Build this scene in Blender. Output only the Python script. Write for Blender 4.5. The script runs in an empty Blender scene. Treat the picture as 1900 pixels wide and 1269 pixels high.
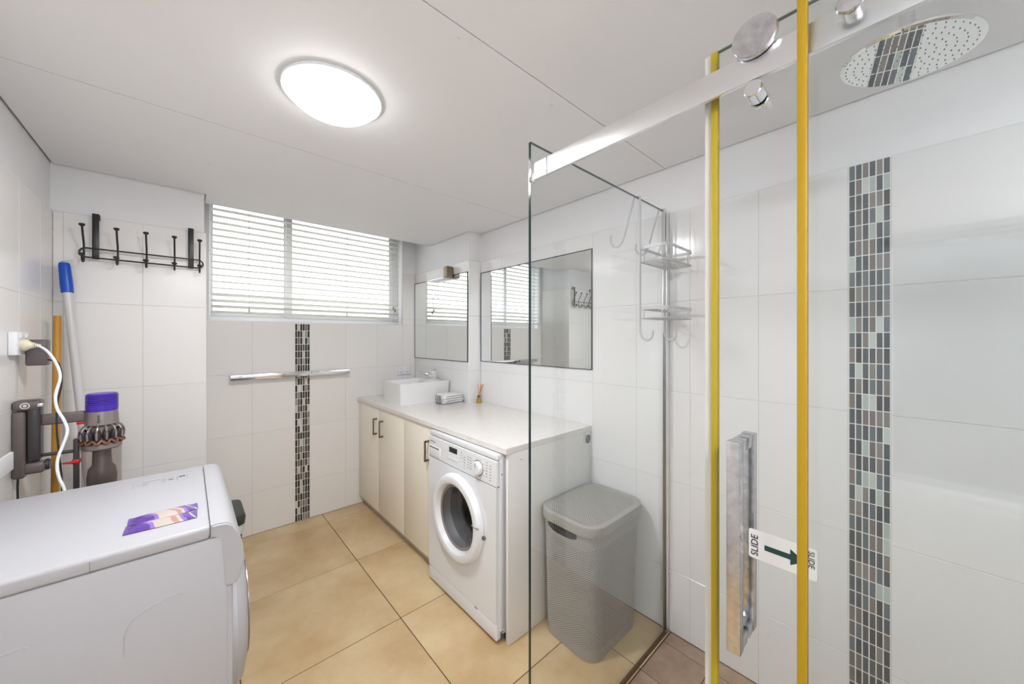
import bpy, bmesh, math, random
from mathutils import Vector, Matrix
random.seed(7)
PI = math.pi
sc = bpy.context.scene
col = sc.collection
# ---------------------------------------------------------------- camera, world, light, exposure
cam_d = bpy.data.cameras.new('camera'); cam = bpy.data.objects.new('camera', cam_d); col.objects.link(cam)
cam_d.sensor_width = 36.0; cam_d.lens = 664.885/1900*36; cam_d.shift_y = -7.144/1900; cam_d.clip_start = 0.02
cam.location = (0, 0, 1.33); cam.rotation_euler = (PI/2, 0, -math.radians(42.0884))
sc.camera = cam
sc.view_settings.view_transform = 'Standard'; sc.view_settings.look = 'None'
sc.view_settings.gamma = 1.0; sc.view_settings.use_curve_mapping = False
sc.view_settings.exposure = 0.44
w = bpy.data.worlds.new('overcast_sky'); sc.world = w; w.use_nodes = True
wn = w.node_tree; bg = wn.nodes['Background']; bg.inputs[1].default_value = 1.7      # standard overcast sky, zenith 3x the horizon, over a grey ground
wtc = wn.nodes.new('ShaderNodeTexCoord'); wse = wn.nodes.new('ShaderNodeSeparateXYZ'); wcr = wn.nodes.new('ShaderNodeValToRGB'); wmr = wn.nodes.new('ShaderNodeMapRange')
wcr.color_ramp.elements[0].position = .44; wcr.color_ramp.elements[0].color = (.30, .30, .30, 1); wcr.color_ramp.elements[1].color = (2.85, 2.91, 3, 1)
e = wcr.color_ramp.elements.new(.5); e.color = (.95, .97, 1, 1)
wmr.inputs['From Min'].default_value = -1; wn.links.new(wtc.outputs['Generated'], wse.inputs[0]); wn.links.new(wse.outputs[2], wmr.inputs[0]); wn.links.new(wmr.outputs[0], wcr.inputs[0]); wn.links.new(wcr.outputs[0], bg.inputs[0])
LAMP = 8.0; LAMP_W = 11.0; REAR_FILL = 72.0
# ---------------------------------------------------------------- constants (metres)
XR, YW, YL, XL, XPI, XB, YP = 1.623, 2.972, 2.55, -.448, .072, 1.512, 2.145
ZC, YC, YR = 2.108, 2.719, -.95
YG, XD, ZG = .736, .735, 1.897
ZK, YC0 = .856, 1.157
WX0, WX1, WZ0, WZ1 = .097, 1.393, 1.445, 2.3
ROWS = [0, .281, .685, 1.089, 1.493, 1.897]
# ---------------------------------------------------------------- materials
def principled(name, c, rough=.5, metal=0., **kw):
    m = bpy.data.materials.new(name); m.use_nodes = True
    b = m.node_tree.nodes['Principled BSDF']
    b.inputs['Base Color'].default_value = (*c, 1); b.inputs['Roughness'].default_value = rough; b.inputs['Metallic'].default_value = metal
    for k, v in kw.items(): b.inputs[k.replace('_', ' ')].default_value = v
    return m
def srgb(r, g, b):
    f = lambda v: v/12.92 if v <= .04045 else ((v+.055)/1.055)**2.4
    return tuple(f(v/255) for v in (r, g, b))
def mottled(name, c1, c2, scale, rough=.4, bump=0., detail=6., coords='Object', stretch=(1, 1, 1), rand=0., lo=.35, hi=.65):
    m = principled(name, c1, rough); nt = m.node_tree; N = nt.nodes; L = nt.links; b = N['Principled BSDF']
    tc = N.new('ShaderNodeTexCoord'); mp = N.new('ShaderNodeMapping'); mp.inputs['Scale'].default_value = stretch
    no = N.new('ShaderNodeTexNoise'); no.inputs['Scale'].default_value = scale; no.inputs['Detail'].default_value = detail; no.inputs['Roughness'].default_value = .6
    cr = N.new('ShaderNodeValToRGB'); cr.color_ramp.elements[0].position = lo; cr.color_ramp.elements[1].position = hi
    cr.color_ramp.elements[0].color = (*c1, 1); cr.color_ramp.elements[1].color = (*c2, 1)
    L.new(tc.outputs[coords], mp.inputs[0])
    if rand:
        oi = N.new('ShaderNodeObjectInfo'); mu = N.new('ShaderNodeMath'); mu.operation = 'MULTIPLY'; mu.inputs[1].default_value = rand
        L.new(oi.outputs['Random'], mu.inputs[0]); L.new(mu.outputs[0], mp.inputs['Location'])
    L.new(mp.outputs[0], no.inputs['Vector']); L.new(no.outputs['Fac'], cr.inputs[0]); L.new(cr.outputs[0], b.inputs['Base Color'])
    if bump:
        bp = N.new('ShaderNodeBump'); bp.inputs['Strength'].default_value = bump; bp.inputs['Distance'].default_value = .002
        L.new(no.outputs['Fac'], bp.inputs['Height']); L.new(bp.outputs[0], b.inputs['Normal'])
    return m
def thin_glass(name, tint):
    m = bpy.data.materials.new(name); m.use_nodes = True; nt = m.node_tree; N = nt.nodes; L = nt.links; N.clear()
    out = N.new('ShaderNodeOutputMaterial'); mix = N.new('ShaderNodeMixShader'); tr = N.new('ShaderNodeBsdfTransparent'); gl = N.new('ShaderNodeBsdfGlossy')
    tr.inputs[0].default_value = (*tint, 1); gl.inputs['Roughness'].default_value = .0; gl.inputs[0].default_value = (.95, .97, .97, 1)
    fr = N.new('ShaderNodeFresnel'); ge = N.new('ShaderNodeNewGeometry'); mr = N.new('ShaderNodeMapRange')
    mr.inputs['To Min'].default_value = 1.45; mr.inputs['To Max'].default_value = 1/1.45
    L.new(ge.outputs['Backfacing'], mr.inputs[0]); L.new(mr.outputs[0], fr.inputs[0]); L.new(fr.outputs[0], mix.inputs[0])
    L.new(tr.outputs[0], mix.inputs[1]); L.new(gl.outputs[0], mix.inputs[2]); L.new(mix.outputs[0], out.inputs[0])
    return m
def emitter(name, c, s):
    m = principled(name, (.85, .85, .83), .3); b = m.node_tree.nodes['Principled BSDF']
    b.inputs['Emission Color'].default_value = (*c, 1); b.inputs['Emission Strength'].default_value = s
    return m
def vary(m, amt):            # small per-object brightness shift (each tile its own firing)
    nt = m.node_tree; b = nt.nodes['Principled BSDF']; oi = nt.nodes.new('ShaderNodeObjectInfo'); hs = nt.nodes.new('ShaderNodeHueSaturation'); mr = nt.nodes.new('ShaderNodeMapRange')
    mr.inputs['To Min'].default_value = 1-amt; mr.inputs['To Max'].default_value = 1+amt
    nt.links.new(oi.outputs['Random'], mr.inputs[0]); nt.links.new(mr.outputs[0], hs.inputs['Value'])
    s = b.inputs['Base Color']
    if s.is_linked: nt.links.new(s.links[0].from_socket, hs.inputs['Color'])
    else: hs.inputs['Color'].default_value = s.default_value[:]
    nt.links.new(hs.outputs[0], s); return m
M = {}
M['paint'] = mottled('white_wall_paint', (.85, .85, .87), (.88, .88, .895), 3, .55)
M['ceil'] = mottled('white_ceiling_paint', (.895, .90, .925), (.91, .915, .94), 2, .6)
M['dark_gap'] = principled('dark_void', (.05, .05, .05), .9)
M['tile'] = vary(principled('glossy_white_tile', (.84, .84, .84), .13), .012)
M['tile_satin'] = vary(principled('satin_white_tile', (.85, .835, .82), .22), .012)
M['grout'] = principled('white_grout', (.66, .65, .62), .8)
M['grout_m'] = principled('mosaic_grout', (.78, .79, .76), .8)
M['floor_tile'] = vary(mottled('beige_floor_tile', srgb(196, 166, 122), srgb(219, 196, 156), 3.2, .3, .08, 9, rand=30), .03)
M['floor_grout'] = principled('brown_floor_grout', srgb(104, 80, 56), .9)
M['shower_tile'] = vary(mottled('brown_shower_floor_tile', srgb(158, 132, 112), srgb(180, 155, 135), 9, .45, .1, 9, rand=30), .03)
M['ceramic'] = principled('white_ceramic', (.86, .86, .86), .08)
M['counter'] = mottled('cream_stone_counter', (.80, .77, .74), (.85, .825, .80), 40, .12)
M['cab'] = principled('cream_cabinet_laminate', srgb(250, 243, 228), .35)
M['panel_white'] = principled('white_laminate', (.80, .79, .77), .35)
M['kick'] = principled('pale_kickboard', srgb(214, 205, 192), .4)
M['chrome'] = principled('chrome', (.80, .80, .82), .07, 1.)
M['satin_metal'] = principled('satin_metal', (.82, .82, .83), .28, 1.)
M['worn_chrome'] = mottled('worn_spotted_chrome', (.50, .50, .52), (.68, .68, .71), 60, .22)
M['worn_chrome'].node_tree.nodes['Principled BSDF'].inputs['Metallic'].default_value = 1
M['handle'] = principled('bronze_handle', srgb(132, 118, 98), .35, .7)
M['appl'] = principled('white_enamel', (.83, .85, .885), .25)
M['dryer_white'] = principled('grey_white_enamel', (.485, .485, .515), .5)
M['appl2'] = principled('white_plastic', (.82, .84, .865), .3)
M['black'] = principled('black_plastic', (.012, .012, .014), .35)
M['blackmetal'] = principled('black_painted_metal', (.016, .015, .018), .35)
M['print'] = principled('grey_print', (.25, .25, .27), .6)
M['darkprint'] = principled('black_print', (.02, .02, .025), .6)
M['glass'] = thin_glass('shower_glass', (.980, .989, .990))
M['frosted'] = thin_glass('tinted_window_film', (.40, .42, .44))
M['clear'] = thin_glass('clear_glass', (.98, .985, .985))
M['smoke'] = thin_glass('clear_bin_plastic', (.80, .77, .745))
M['glass_edge'] = principled('dark_green_glass_edge', (.012, .035, .032), .1)
M['glass_rim'] = principled('grey_green_glass_rim', (.22, .28, .27), .15)
M['mirror'] = principled('mirror_silver', (.86, .885, .875), .0, 1.)
M['mirror_edge'] = principled('dark_mirror_edge', (.03, .035, .04), .4)
M['yellow'] = principled('yellowed_vinyl_seal', (.39, .235, .001), .4, Coat_Weight=.08)
M['yellow_pale'] = principled('pale_yellowed_vinyl_seal', (.42, .31, .012), .45, Coat_Weight=.08)
M['vinyl'] = principled('clear_vinyl_fin', (.62, .60, .55), .35)
M['basket'] = principled('grey_plastic_basket', srgb(160, 158, 152), .45)
M['basket_shade'] = principled('shaded_plastic_inside', srgb(74, 72, 68), .6)  # darker copy of the basket plastic, shade put into the colour
M['blind'] = principled('cream_blind_slat', (.82, .81, .76), .4)
M['cord'] = principled('white_cord', (.62, .62, .60), .7)
M['alu'] = principled('white_aluminium_frame', (.82, .83, .84), .35)
M['white_wire'] = principled('white_coated_wire', (.58, .58, .60), .35)
M['vac_grey'] = principled('dark_grey_plastic', srgb(104, 94, 92), .35)
M['vac_dark'] = principled('charcoal_plastic', srgb(60, 56, 58), .35)
M['vac_nickel'] = principled('nickel_plastic', srgb(150, 140, 138), .3, .5)
M['vac_purple'] = principled('purple_plastic', srgb(72, 42, 175), .3)
M['vac_purple_d'] = principled('dark_purple_plastic', srgb(46, 24, 120), .4)
M['copper'] = principled('copper_plastic', srgb(150, 105, 88), .25, .7)
M['red'] = principled('red_plastic', srgb(200, 22, 22), .35)
M['cream_pl'] = principled('cream_plastic', srgb(226, 220, 196), .4)
M['charger'] = principled('brown_grey_plastic', srgb(96, 86, 88), .4)
M['wood'] = mottled('bamboo_wood', srgb(176, 122, 34), srgb(208, 158, 62), 30, .4, 0, 4, stretch=(1, 1, .08))
M['blue'] = principled('blue_plastic', srgb(14, 82, 190), .35)
M['pole'] = principled('white_metal_pole', (.66, .66, .67), .3)
M['towel'] = mottled('white_terry', (.80, .80, .79), (.88, .88, .87), 200, .95, .6)
M['towel_edge'] = principled('grey_terry_stripe', srgb(150, 152, 150), .95)
M['amber'] = principled('amber_oil', srgb(225, 190, 90), .08, Transmission_Weight=.6)
M['reed'] = principled('orange_reed', srgb(205, 140, 75), .7)
M['bin_green'] = principled('dark_green_plastic', srgb(48, 54, 50), .4)
M['liner'] = principled('translucent_liner', (.55, .62, .58), .3)
M['sticker'] = principled('white_sticker', (.86, .86, .85), .35)
M['sticker_ink'] = principled('dark_green_ink', srgb(22, 66, 66), .5)
M['lamp'] = emitter('lit_opal_dome', (1, .99, .975), LAMP)
M['fill_lamp'] = emitter('added_fill_dome_rear', (.97, .98, 1), REAR_FILL)  # emission of the added fill lamp behind the camera
M['drum'] = principled('steel_drum', (.34, .34, .37), .3, 1.)
M['rubber'] = principled('grey_rubber', (.14, .14, .15), .45)
MOS = [(44, 52, 62), (66, 72, 80), (100, 94, 94), (58, 70, 80), (116, 104, 102), (196, 206, 200), (84, 98, 106), (52, 48, 52), (126, 120, 118), (176, 190, 186)]
MOSM = [vary(principled('mosaic_glaze_%d' % i, srgb(*c), .08), .08) for i, c in enumerate(MOS)]
MOSB = [vary(principled('mosaic_dark_glaze_%d' % i, srgb(*c), .12), .1) for i, c in enumerate([(58, 50, 46), (70, 60, 56), (46, 46, 50), (120, 104, 94), (96, 90, 88), (206, 204, 196), (52, 56, 62), (140, 126, 116), (160, 152, 144)])]
# ---------------------------------------------------------------- mesh helpers
PM = {}
def bx(bm, x0, x1, y0, y1, z0, z1, r=0., seg=2):
    vs = bmesh.ops.create_cube(bm, size=1)['verts']
    for v in vs: v.co = Vector(((x0+x1)/2+v.co.x*(x1-x0), (y0+y1)/2+v.co.y*(y1-y0), (z0+z1)/2+v.co.z*(z1-z0)))
    if r > 0:
        es = list({e for v in vs for e in v.link_edges})
        bmesh.ops.bevel(bm, geom=es, offset=r, segments=seg, affect='EDGES', profile=.5)
def rbox(x0, x1, y0, y1, z0, z1, r=0., seg=2):
    bm = bmesh.new(); bx(bm, x0, x1, y0, y1, z0, z1, r, seg); return bm
def tube(bm, pts, r, n=8, closed=False):
    pts = [Vector(p) for p in pts]; k = len(pts); rs = r if isinstance(r, (list, tuple)) else [r]*k
    T = []
    for i in range(k):
        a = pts[(i-1) % k] if (closed or i > 0) else pts[i]; b = pts[(i+1) % k] if (closed or i < k-1) else pts[i]
        T.append((b-a).normalized())
    u = T[0].orthogonal().normalized(); rings = []
    for i in range(k):
        u = (u - T[i]*u.dot(T[i])).normalized(); v = T[i].cross(u)
        rings.append([bm.verts.new(pts[i]+(u*math.cos(2*PI*j/n)+v*math.sin(2*PI*j/n))*rs[i]) for j in range(n)])
    for i in range(k if closed else k-1):
        A, B = rings[i], rings[(i+1) % k]
        for j in range(n):
            bm.faces.new((A[j], A[(j+1) % n], B[(j+1) % n], B[j]))
    if not closed:
        bm.faces.new(rings[0][::-1]); bm.faces.new(rings[-1])
def axis_matrix(c, axis):
    z = Vector(axis).normalized(); x = z.orthogonal().normalized()
    if abs(z.z) > .999: x = Vector((1, 0, 0))
    y = z.cross(x); m = Matrix((x, y, z)).transposed().to_4x4(); m.translation = Vector(c); return m
def lathe(bm, prof, c=(0, 0, 0), axis=(0, 0, 1), n=32):
    mx = axis_matrix(c, axis); rings = []
    for r, z in prof:
        if r < 1e-6: rings.append([bm.verts.new(mx @ Vector((0, 0, z)))])
        else: rings.append([bm.verts.new(mx @ Vector((r*math.cos(2*PI*j/n), r*math.sin(2*PI*j/n), z))) for j in range(n)])
    for A, B in zip(rings, rings[1:]):
        for j in range(n):
            k = (j+1) % n
            if len(A) == 1 and len(B) == 1: continue
            if len(A) == 1: bm.faces.new((A[0], B[k], B[j]))
            elif len(B) == 1: bm.faces.new((A[j], A[k], B[0]))
            else: bm.faces.new((A[j], A[k], B[k], B[j]))
def cyl(bm, c, axis, r, h, n=24, ch=.0):
    if ch: lathe(bm, [(0, 0), (r-ch, 0), (r, ch), (r, h-ch), (r-ch, h), (0, h)], c, axis, n)
    else: lathe(bm, [(0, 0), (r, 0), (r, h), (0, h)], c, axis, n)
def loft(bm, loops, cap0=True, cap1=True):
    R = [[bm.verts.new(p) for p in lp] for lp in loops]; n = len(R[0])
    for A, B in zip(R, R[1:]):
        for j in range(n): bm.faces.new((A[j], A[(j+1) % n], B[(j+1) % n], B[j]))
    if cap0: bm.faces.new(R[0][::-1])
    if cap1: bm.faces.new(R[-1])
def prism(bm, poly, d0, d1, mp):      # poly in (u,v), extruded between d0 and d1; mp(u,v,d)->xyz
    loft(bm, [[mp(u, v, d0) for u, v in poly], [mp(u, v, d1) for u, v in poly]])
def rrect(x0, x1, y0, y1, r, n=5):
    o = []
    for cx, cy, a in ((x1-r, y1-r, 0), (x0+r, y1-r, 90), (x0+r, y0+r, 180), (x1-r, y0+r, 270)):
        for i in range(n+1):
            t = math.radians(a+90*i/n); o.append((cx+r*math.cos(t), cy+r*math.sin(t)))
    return o
def mesh_from(name, bm, m, smooth=True, ang=35):
    bmesh.ops.recalc_face_normals(bm, faces=bm.faces[:])
    me = bpy.data.meshes.new(name); bm.to_mesh(me); bm.free()
    if m: me.materials.append(m)
    if smooth and len(me.polygons):
        me.polygons.foreach_set('use_smooth', [True]*len(me.polygons)); me.set_sharp_from_angle(angle=math.radians(ang))
    return me
def obj(name, bm, m, parent=None, label=None, ang=35):
    if parent is not None:
        mx = PM[parent.name]; bmesh.ops.transform(bm, matrix=mx.inverted(), verts=bm.verts[:])
    o = bpy.data.objects.new(name, mesh_from(name, bm, m, True, ang)); col.objects.link(o)
    if parent is not None: o.parent = parent; PM[o.name] = PM[parent.name]
    else: PM[o.name] = Matrix.Identity(4)
    if label: o['label'] = label
    return o
def thing(name, label, cat, loc=(0, 0, 0), group=None):
    o = bpy.data.objects.new(name, None); o.empty_display_size = .05; col.objects.link(o); o.location = loc
    o['label'] = label; o['category'] = cat
    if group: o['group'] = group
    PM[o.name] = Matrix.Translation(Vector(loc)); return o
def tag(o, label, cat, group=None):
    o['label'] = label; o['category'] = cat
    if group: o['group'] = group
    return o
def struct(name, bm, m):
    o = obj(name, bm, m); o['kind'] = 'structure'; return o
def inst(name, me, parent, mx):       # another object on shared mesh data
    o = bpy.data.objects.new(name, me); col.objects.link(o)
    if parent is not None: o.parent = parent; o.matrix_local = PM[parent.name].inverted() @ mx
    else: o.matrix_local = mx
    return o
def text_mesh(name, s, size, mx, m, parent, depth=.0003, align='LEFT'):
    c = bpy.data.curves.new('lettering', 'FONT'); c.body = s; c.size = size; c.extrude = depth; c.align_x = align; c.align_y = 'CENTER'; c.resolution_u = 3
    t = bpy.data.objects.new('lettering', c); col.objects.link(t)
    dg = bpy.context.evaluated_depsgraph_get(); me = bpy.data.meshes.new_from_object(t.evaluated_get(dg))
    bpy.data.objects.remove(t); me.materials.clear(); me.materials.append(m)
    o = bpy.data.objects.new(name, me); col.objects.link(o); o.parent = parent; o.matrix_local = PM[parent.name].inverted() @ mx
    return o
def frame(c, x, y):                   # matrix with given local x and y axes
    x = Vector(x).normalized(); y = Vector(y).normalized(); z = x.cross(y)
    m = Matrix((x, y, z)).transposed().to_4x4(); m.translation = Vector(c); return m
def catmull(P, k=6):
    P = [Vector(p) for p in P]; Q = [P[0]*2-P[1]]+P+[P[-1]*2-P[-2]]; o = []
    for i in range(1, len(Q)-2):
        a, b, c, d = Q[i-1:i+3]
        for j in range(k):
            t = j/k; o.append(.5*((2*b)+(c-a)*t+(2*a-5*b+4*c-d)*t*t+(3*b-a-3*c+d)*t**3))
    o.append(P[-1]); return o
TM = {}
def tile_mesh(wd, h, m, th=.008, ch=.0012, gap=.0016):
    k = (round(wd, 4), round(h, 4), m.name, gap)
    if k not in TM:
        bm = bmesh.new(); a, b = wd/2-gap/2, h/2-gap/2
        loft(bm, [[(x*a, y*b, -th) for x, y in ((-1, -1), (1, -1), (1, 1), (-1, 1))], [(x*a, y*b, -ch) for x, y in ((-1, -1), (1, -1), (1, 1), (-1, 1))],
                  [(x*(a-ch), y*(b-ch), 0) for x, y in ((-1, -1), (1, -1), (1, 1), (-1, 1))]], cap0=False)
        TM[k] = mesh_from('tile', bm, m, False)
    return TM[k]
def tile_face(parent, us, vs, place, m, name='wall_tile', gap=.0016, skip=None, vskip=None):
    # us, vs = joint positions; place(u, v) -> matrix whose local z is the outward normal
    for i in range(len(us)-1):
        for j in range(len(vs)-1):
            if skip and skip(us[i], us[i+1], vs[j], vs[j+1]): continue
            if us[i+1]-us[i] < .006: continue
            mm = m() if callable(m) else m
            inst(name, tile_mesh(us[i+1]-us[i], vs[j+1]-vs[j], mm, gap=gap), parent, place((us[i]+us[i+1])/2, (vs[j]+vs[j+1])/2))
def right_place(X): return lambda y, z: frame((X, y, z), (0, -1, 0), (0, 0, 1))
def left_place(X): return lambda y, z: frame((X, y, z), (0, 1, 0), (0, 0, 1))
def back_place(Y): return lambda x, z: frame((x, Y, z), (1, 0, 0), (0, 0, 1))
def front_place(Y): return lambda x, z: frame((x, Y, z), (-1, 0, 0), (0, 0, 1))
def up_place(Z): return lambda x, y: frame((x, y, Z), (1, 0, 0), (0, 1, 0))
TH = .008
# ================================================================ SETTING
# floor
bm = rbox(XL-.2, XR+.2, YR-.2, YW+.25, -.12, -.0022)
floor = struct('floor', bm, M['floor_grout'])
tile_face(floor, [XL, .15-.6*.85, .15, .75, 1.35, XR], [YR, -.78, -.18, .42, 1.02, 1.62, 2.22, 2.82, YW], up_place(0), M['floor_tile'], 'floor_tile', gap=.004,
          skip=lambda a, b, c, d: (b > .76 and c < .7))
tile_face(floor, [.75, 1.35, XR], [YG-.012, 1.02], up_place(0), M['floor_tile'], 'floor_tile', gap=.004)
tile_face(floor, [.75+.012] + [.75+.2*i for i in range(1, 5)] + [XR], [YR]+[-.664+.2*i for i in range(0, 7)]+[YG-.014], up_place(-.001), M['shower_tile'], 'shower_floor_tile', gap=.003)
# ceiling: slab above, three boards below with dark joints
bm = rbox(XL-.2, XR+.2, YR-.2, YW+.25, 2.40, 2.5); ceiling = struct('ceiling', bm, M['ceil'])
bd = [[(XL, YR), (XR, YR), (XR, .7485), (XL, .7485)], [(XL, .7515), (XR, .7515), (XR, 1.6835), (XL, 1.6835)],
      [(XL, 1.6865), (XR, 1.6865), (XR, YP), (XB, YP), (XB, YC), (XPI, YC), (XPI, YL), (XL, YL)]]
for p in bd:
    bm = bmesh.new(); prism(bm, p, ZC, ZC+.012, lambda u, v, d: (u, v, d)); obj('ceiling_board', bm, M['ceil'], ceiling)
bm = bmesh.new()
for y in (.75, 1.685): bx(bm, XL, XR, y-.03, y+.03, ZC+.0125, ZC+.03)
obj('joint_backing', bm, M['dark_gap'], ceiling)
for x, y in ((.157, .94), (.52, .78), (.9, .80), (1.52, .78), (1.57, 1.2), (1.55, 1.63), (.3, 1.74), (.66, 2.05), (.45, 2.42), (.07, 2.1), (.75, 2.3), (1.2, 1.72), (.95, 2.6)):
    bm = bmesh.new(); cyl(bm, (x, y, ZC-.0015), (0, 0, 1), .0045, .002, 10); obj('screw', bm, M['alu'], ceiling)
# left wall
OY0, OY1, OZ0, OZ = -.33, .07, .78, 1.70       # small frosted window in the left wall, beside the camera
bm = bmesh.new(); bx(bm, XL-.15, XL-TH, YR-.15, OY0, -.1, 2.45); bx(bm, XL-.15, XL-TH, OY1, YL+.1, -.1, 2.45); bx(bm, XL-.15, XL-TH, OY0, OY1, OZ, 2.45); bx(bm, XL-.15, XL-TH, OY0, OY1, -.1, OZ0)
wl = struct('wall_left', bm, M['paint'])
bm = bmesh.new(); bx(bm, XL-TH-.001, XL-.0012, YR, OY0, 0, ROWS[-1]); bx(bm, XL-TH-.001, XL-.0012, OY1, YL, 0, ROWS[-1]); bx(bm, XL-TH-.001, XL-.0012, OY0, OY1, 0, OZ0); bx(bm, XL-TH-.001, XL-.0012, OY0, OY1, OZ, ROWS[-1]); obj('grout_bed', bm, M['grout'], wl)
tile_face(wl, [OY1, .125]+[.125+.25*i for i in range(1, 10)]+[YL], ROWS, left_place(XL), M['tile_satin'])
tile_face(wl, [OY0, OY0+.2, OY1], [0, .281, .685, OZ0], left_place(XL), M['tile_satin']); tile_face(wl, [OY0, OY0+.2, OY1], [OZ, ROWS[-1]], left_place(XL), M['tile_satin'])
tile_face(wl, [YR, OY0-.3, OY0], ROWS, left_place(XL), M['tile_satin'])
# pier left of the window
wp = struct('wall_pier', rbox(XL-.15, XPI-TH, YL+TH, YW+.2, -.1, 2.45), M['paint'])
obj('grout_bed', rbox(XL, XPI-.0012, YL+.0012, YL+TH+.001, 0, ROWS[-1]), M['grout'], wp)
tile_face(wp, [XL, XL+.03, -.168, XPI], ROWS, back_place(YL), M['tile_satin'])
obj('edge_strip', rbox(XPI-.010, XPI, YL+.0005, YW, 0, ROWS[-1]), M['tile_satin'], wp)
# window wall
bm = bmesh.new()
bx(bm, XPI-.05, WX0, YW+TH, YW+.2, -.1, 2.45); bx(bm, WX1, XR+.15, YW+TH, YW+.2, -.1, 2.45)
bx(bm, WX0, WX1, YW+TH, YW+.2, -.1, WZ0-.012); bx(bm, WX0, WX1, YW+TH, YW+.2, WZ1, 2.45)
wb = struct('wall_back', bm, M['paint'])
bm = bmesh.new(); bx(bm, XPI, XB, YW+.0012, YW+TH+.001, 0, WZ0-.012); bx(bm, WX1, XB, YW+.0012, YW+TH+.001, WZ0-.012, ROWS[-1]); obj('grout_bed', bm, M['grout'], wb)
RB = [0, .281, .685, 1.089, WZ0]
MX0, MX1 = .571, .668
tile_face(wb, [XPI, .321, MX0], RB, back_place(YW), M['tile_satin'])
tile_face(wb, [MX1, .918, 1.168, WX1, XB], RB, back_place(YW), M['tile_satin'], skip=lambda a, b, c, d: False)
tile_face(wb, [WX1, XB], [WZ0, 1.493, ROWS[-1]], back_place(YW), M['tile_satin'])
obj('window_sill', rbox(WX0, WX1, YW+.001, YW+.16, WZ0-.012, WZ0, .002), M['tile'], wb)
def mos(mats, wts): return lambda: random.choices(mats, wts)[0]
tile_face(wb, [MX0+.001+(MX1-MX0-.002)*i/6 for i in range(7)], [WZ0-.012-.0494*i for i in range(29, -1, -1)], back_place(YW-.0005), mos(MOSB, [5, 4, 5, 3, 3, 5, 4, 3, 2]), 'mosaic_tile', gap=.0022)
obj('mosaic_bed', rbox(MX0, MX1, YW+.0003, YW+.004, 0, WZ0-.012), M['grout_m'], wb)
# boxed pipe duct in the corner, right of the window
wx = struct('wall_boxing', rbox(XB+TH, XR+.1, YP+TH, YW+.2, -.1, 2.45), M['paint'])
bm = bmesh.new(); bx(bm, XB+.0012, XR, YP+.0012, YP+TH+.001, 0, ROWS[-1]); bx(bm, XB+.0012, XB+TH+.001, YP+.0012, YW, 0, ROWS[-1]); obj('grout_bed', bm, M['grout'], wx)
tile_face(wx, [XB, XR], ROWS, back_place(YP), M['tile'])
tile_face(wx, [YP, 2.395, 2.645, 2.895, YW], ROWS, right_place(XB), M['tile'])
# right wall
wr = struct('wall_right', rbox(XR+TH, XR+.15, YR-.15, YP+.05, -.1, 2.45), M['paint'])
obj('grout_bed', rbox(XR+.0012, XR+TH+.001, YR, YP, 0, ROWS[-1]), M['grout'], wr)
SY0, SY1 = .037, .134
tile_face(wr, [YR, SY0-.98, SY0-.75, SY0-.5, SY0-.25, SY0][0:1]+[SY0-.75, SY0-.5, SY0-.25, SY0], ROWS, right_place(XR), M['tile'])
tile_face(wr, [SY1+.2525*i for i in range(8)]+[YP], ROWS, right_place(XR), M['tile'])
tile_face(wr, [SY0+.001+(SY1-SY0-.002)*i/6 for i in range(7)], [ROWS[-1]-.0499*i for i in range(38, -1, -1)], right_place(XR-.0005), mos(MOSM, [4, 5, 2, 5, 3, 3, 5, 2, 3, 2]), 'mosaic_tile', gap=.0022)
obj('mosaic_bed', rbox(XR+.0003, XR+.004, SY0, SY1, 0, ROWS[-1]), M['grout_m'], wr)
# wall behind the camera, with the closed entrance door
EX0, EX1, EZ = -.36, .62, 2.03
bm = bmesh.new(); bx(bm, XL-.15, EX0, YR-.15, YR-TH, -.1, 2.45); bx(bm, EX1, XR+.15, YR-.15, YR-TH, -.1, 2.45); bx(bm, EX0, EX1, YR-.15, YR-TH, EZ, 2.45)
wf = struct('wall_front', bm, M['paint'])
obj('grout_bed', rbox(EX1+.05, XR, YR-TH-.001, YR-.0012, 0, ROWS[-1]), M['grout'], wf)
tile_face(wf, [EX1+.05, .87, 1.12, 1.37, XR], ROWS, front_place(YR), M['tile'])
bm = bmesh.new()
for a in ((OY0, OY0+.03, OZ0+.0305, OZ-.0305), (OY1-.03, OY1, OZ0+.0305, OZ-.0305), (OY0, OY1, OZ0, OZ0+.03), (OY0, OY1, OZ-.03, OZ)): bx(bm, XL-.09, XL-.04, *a, .003)
w2 = struct('window_2', bm, M['alu'])
obj('window_pane', rbox(XL-.07, XL-.066, OY0+.028, OY1-.028, OZ0+.028, OZ-.028), M['frosted'], w2)
bm = bmesh.new()
for a in ((EX0-.04, EX0, 0, EZ+.04), (EX1, EX1+.05, 0, EZ+.04), (EX0, EX1, EZ, EZ+.04)): bx(bm, a[0], a[1], YR-.009, YR+.012, a[2], a[3], .003)
struct('trim_1', bm, M['paint'])
d1 = struct('door_1', rbox(EX0, EX1, YR-.06, YR-.02, .005, EZ, .002), M['paint'])
for a, b in ((.2, .95), (1.1, 1.85)): obj('door_panel', rbox(EX0+.14, EX1-.14, YR-.03, YR-.014, a, b, .006), M['paint'], d1)
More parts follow.
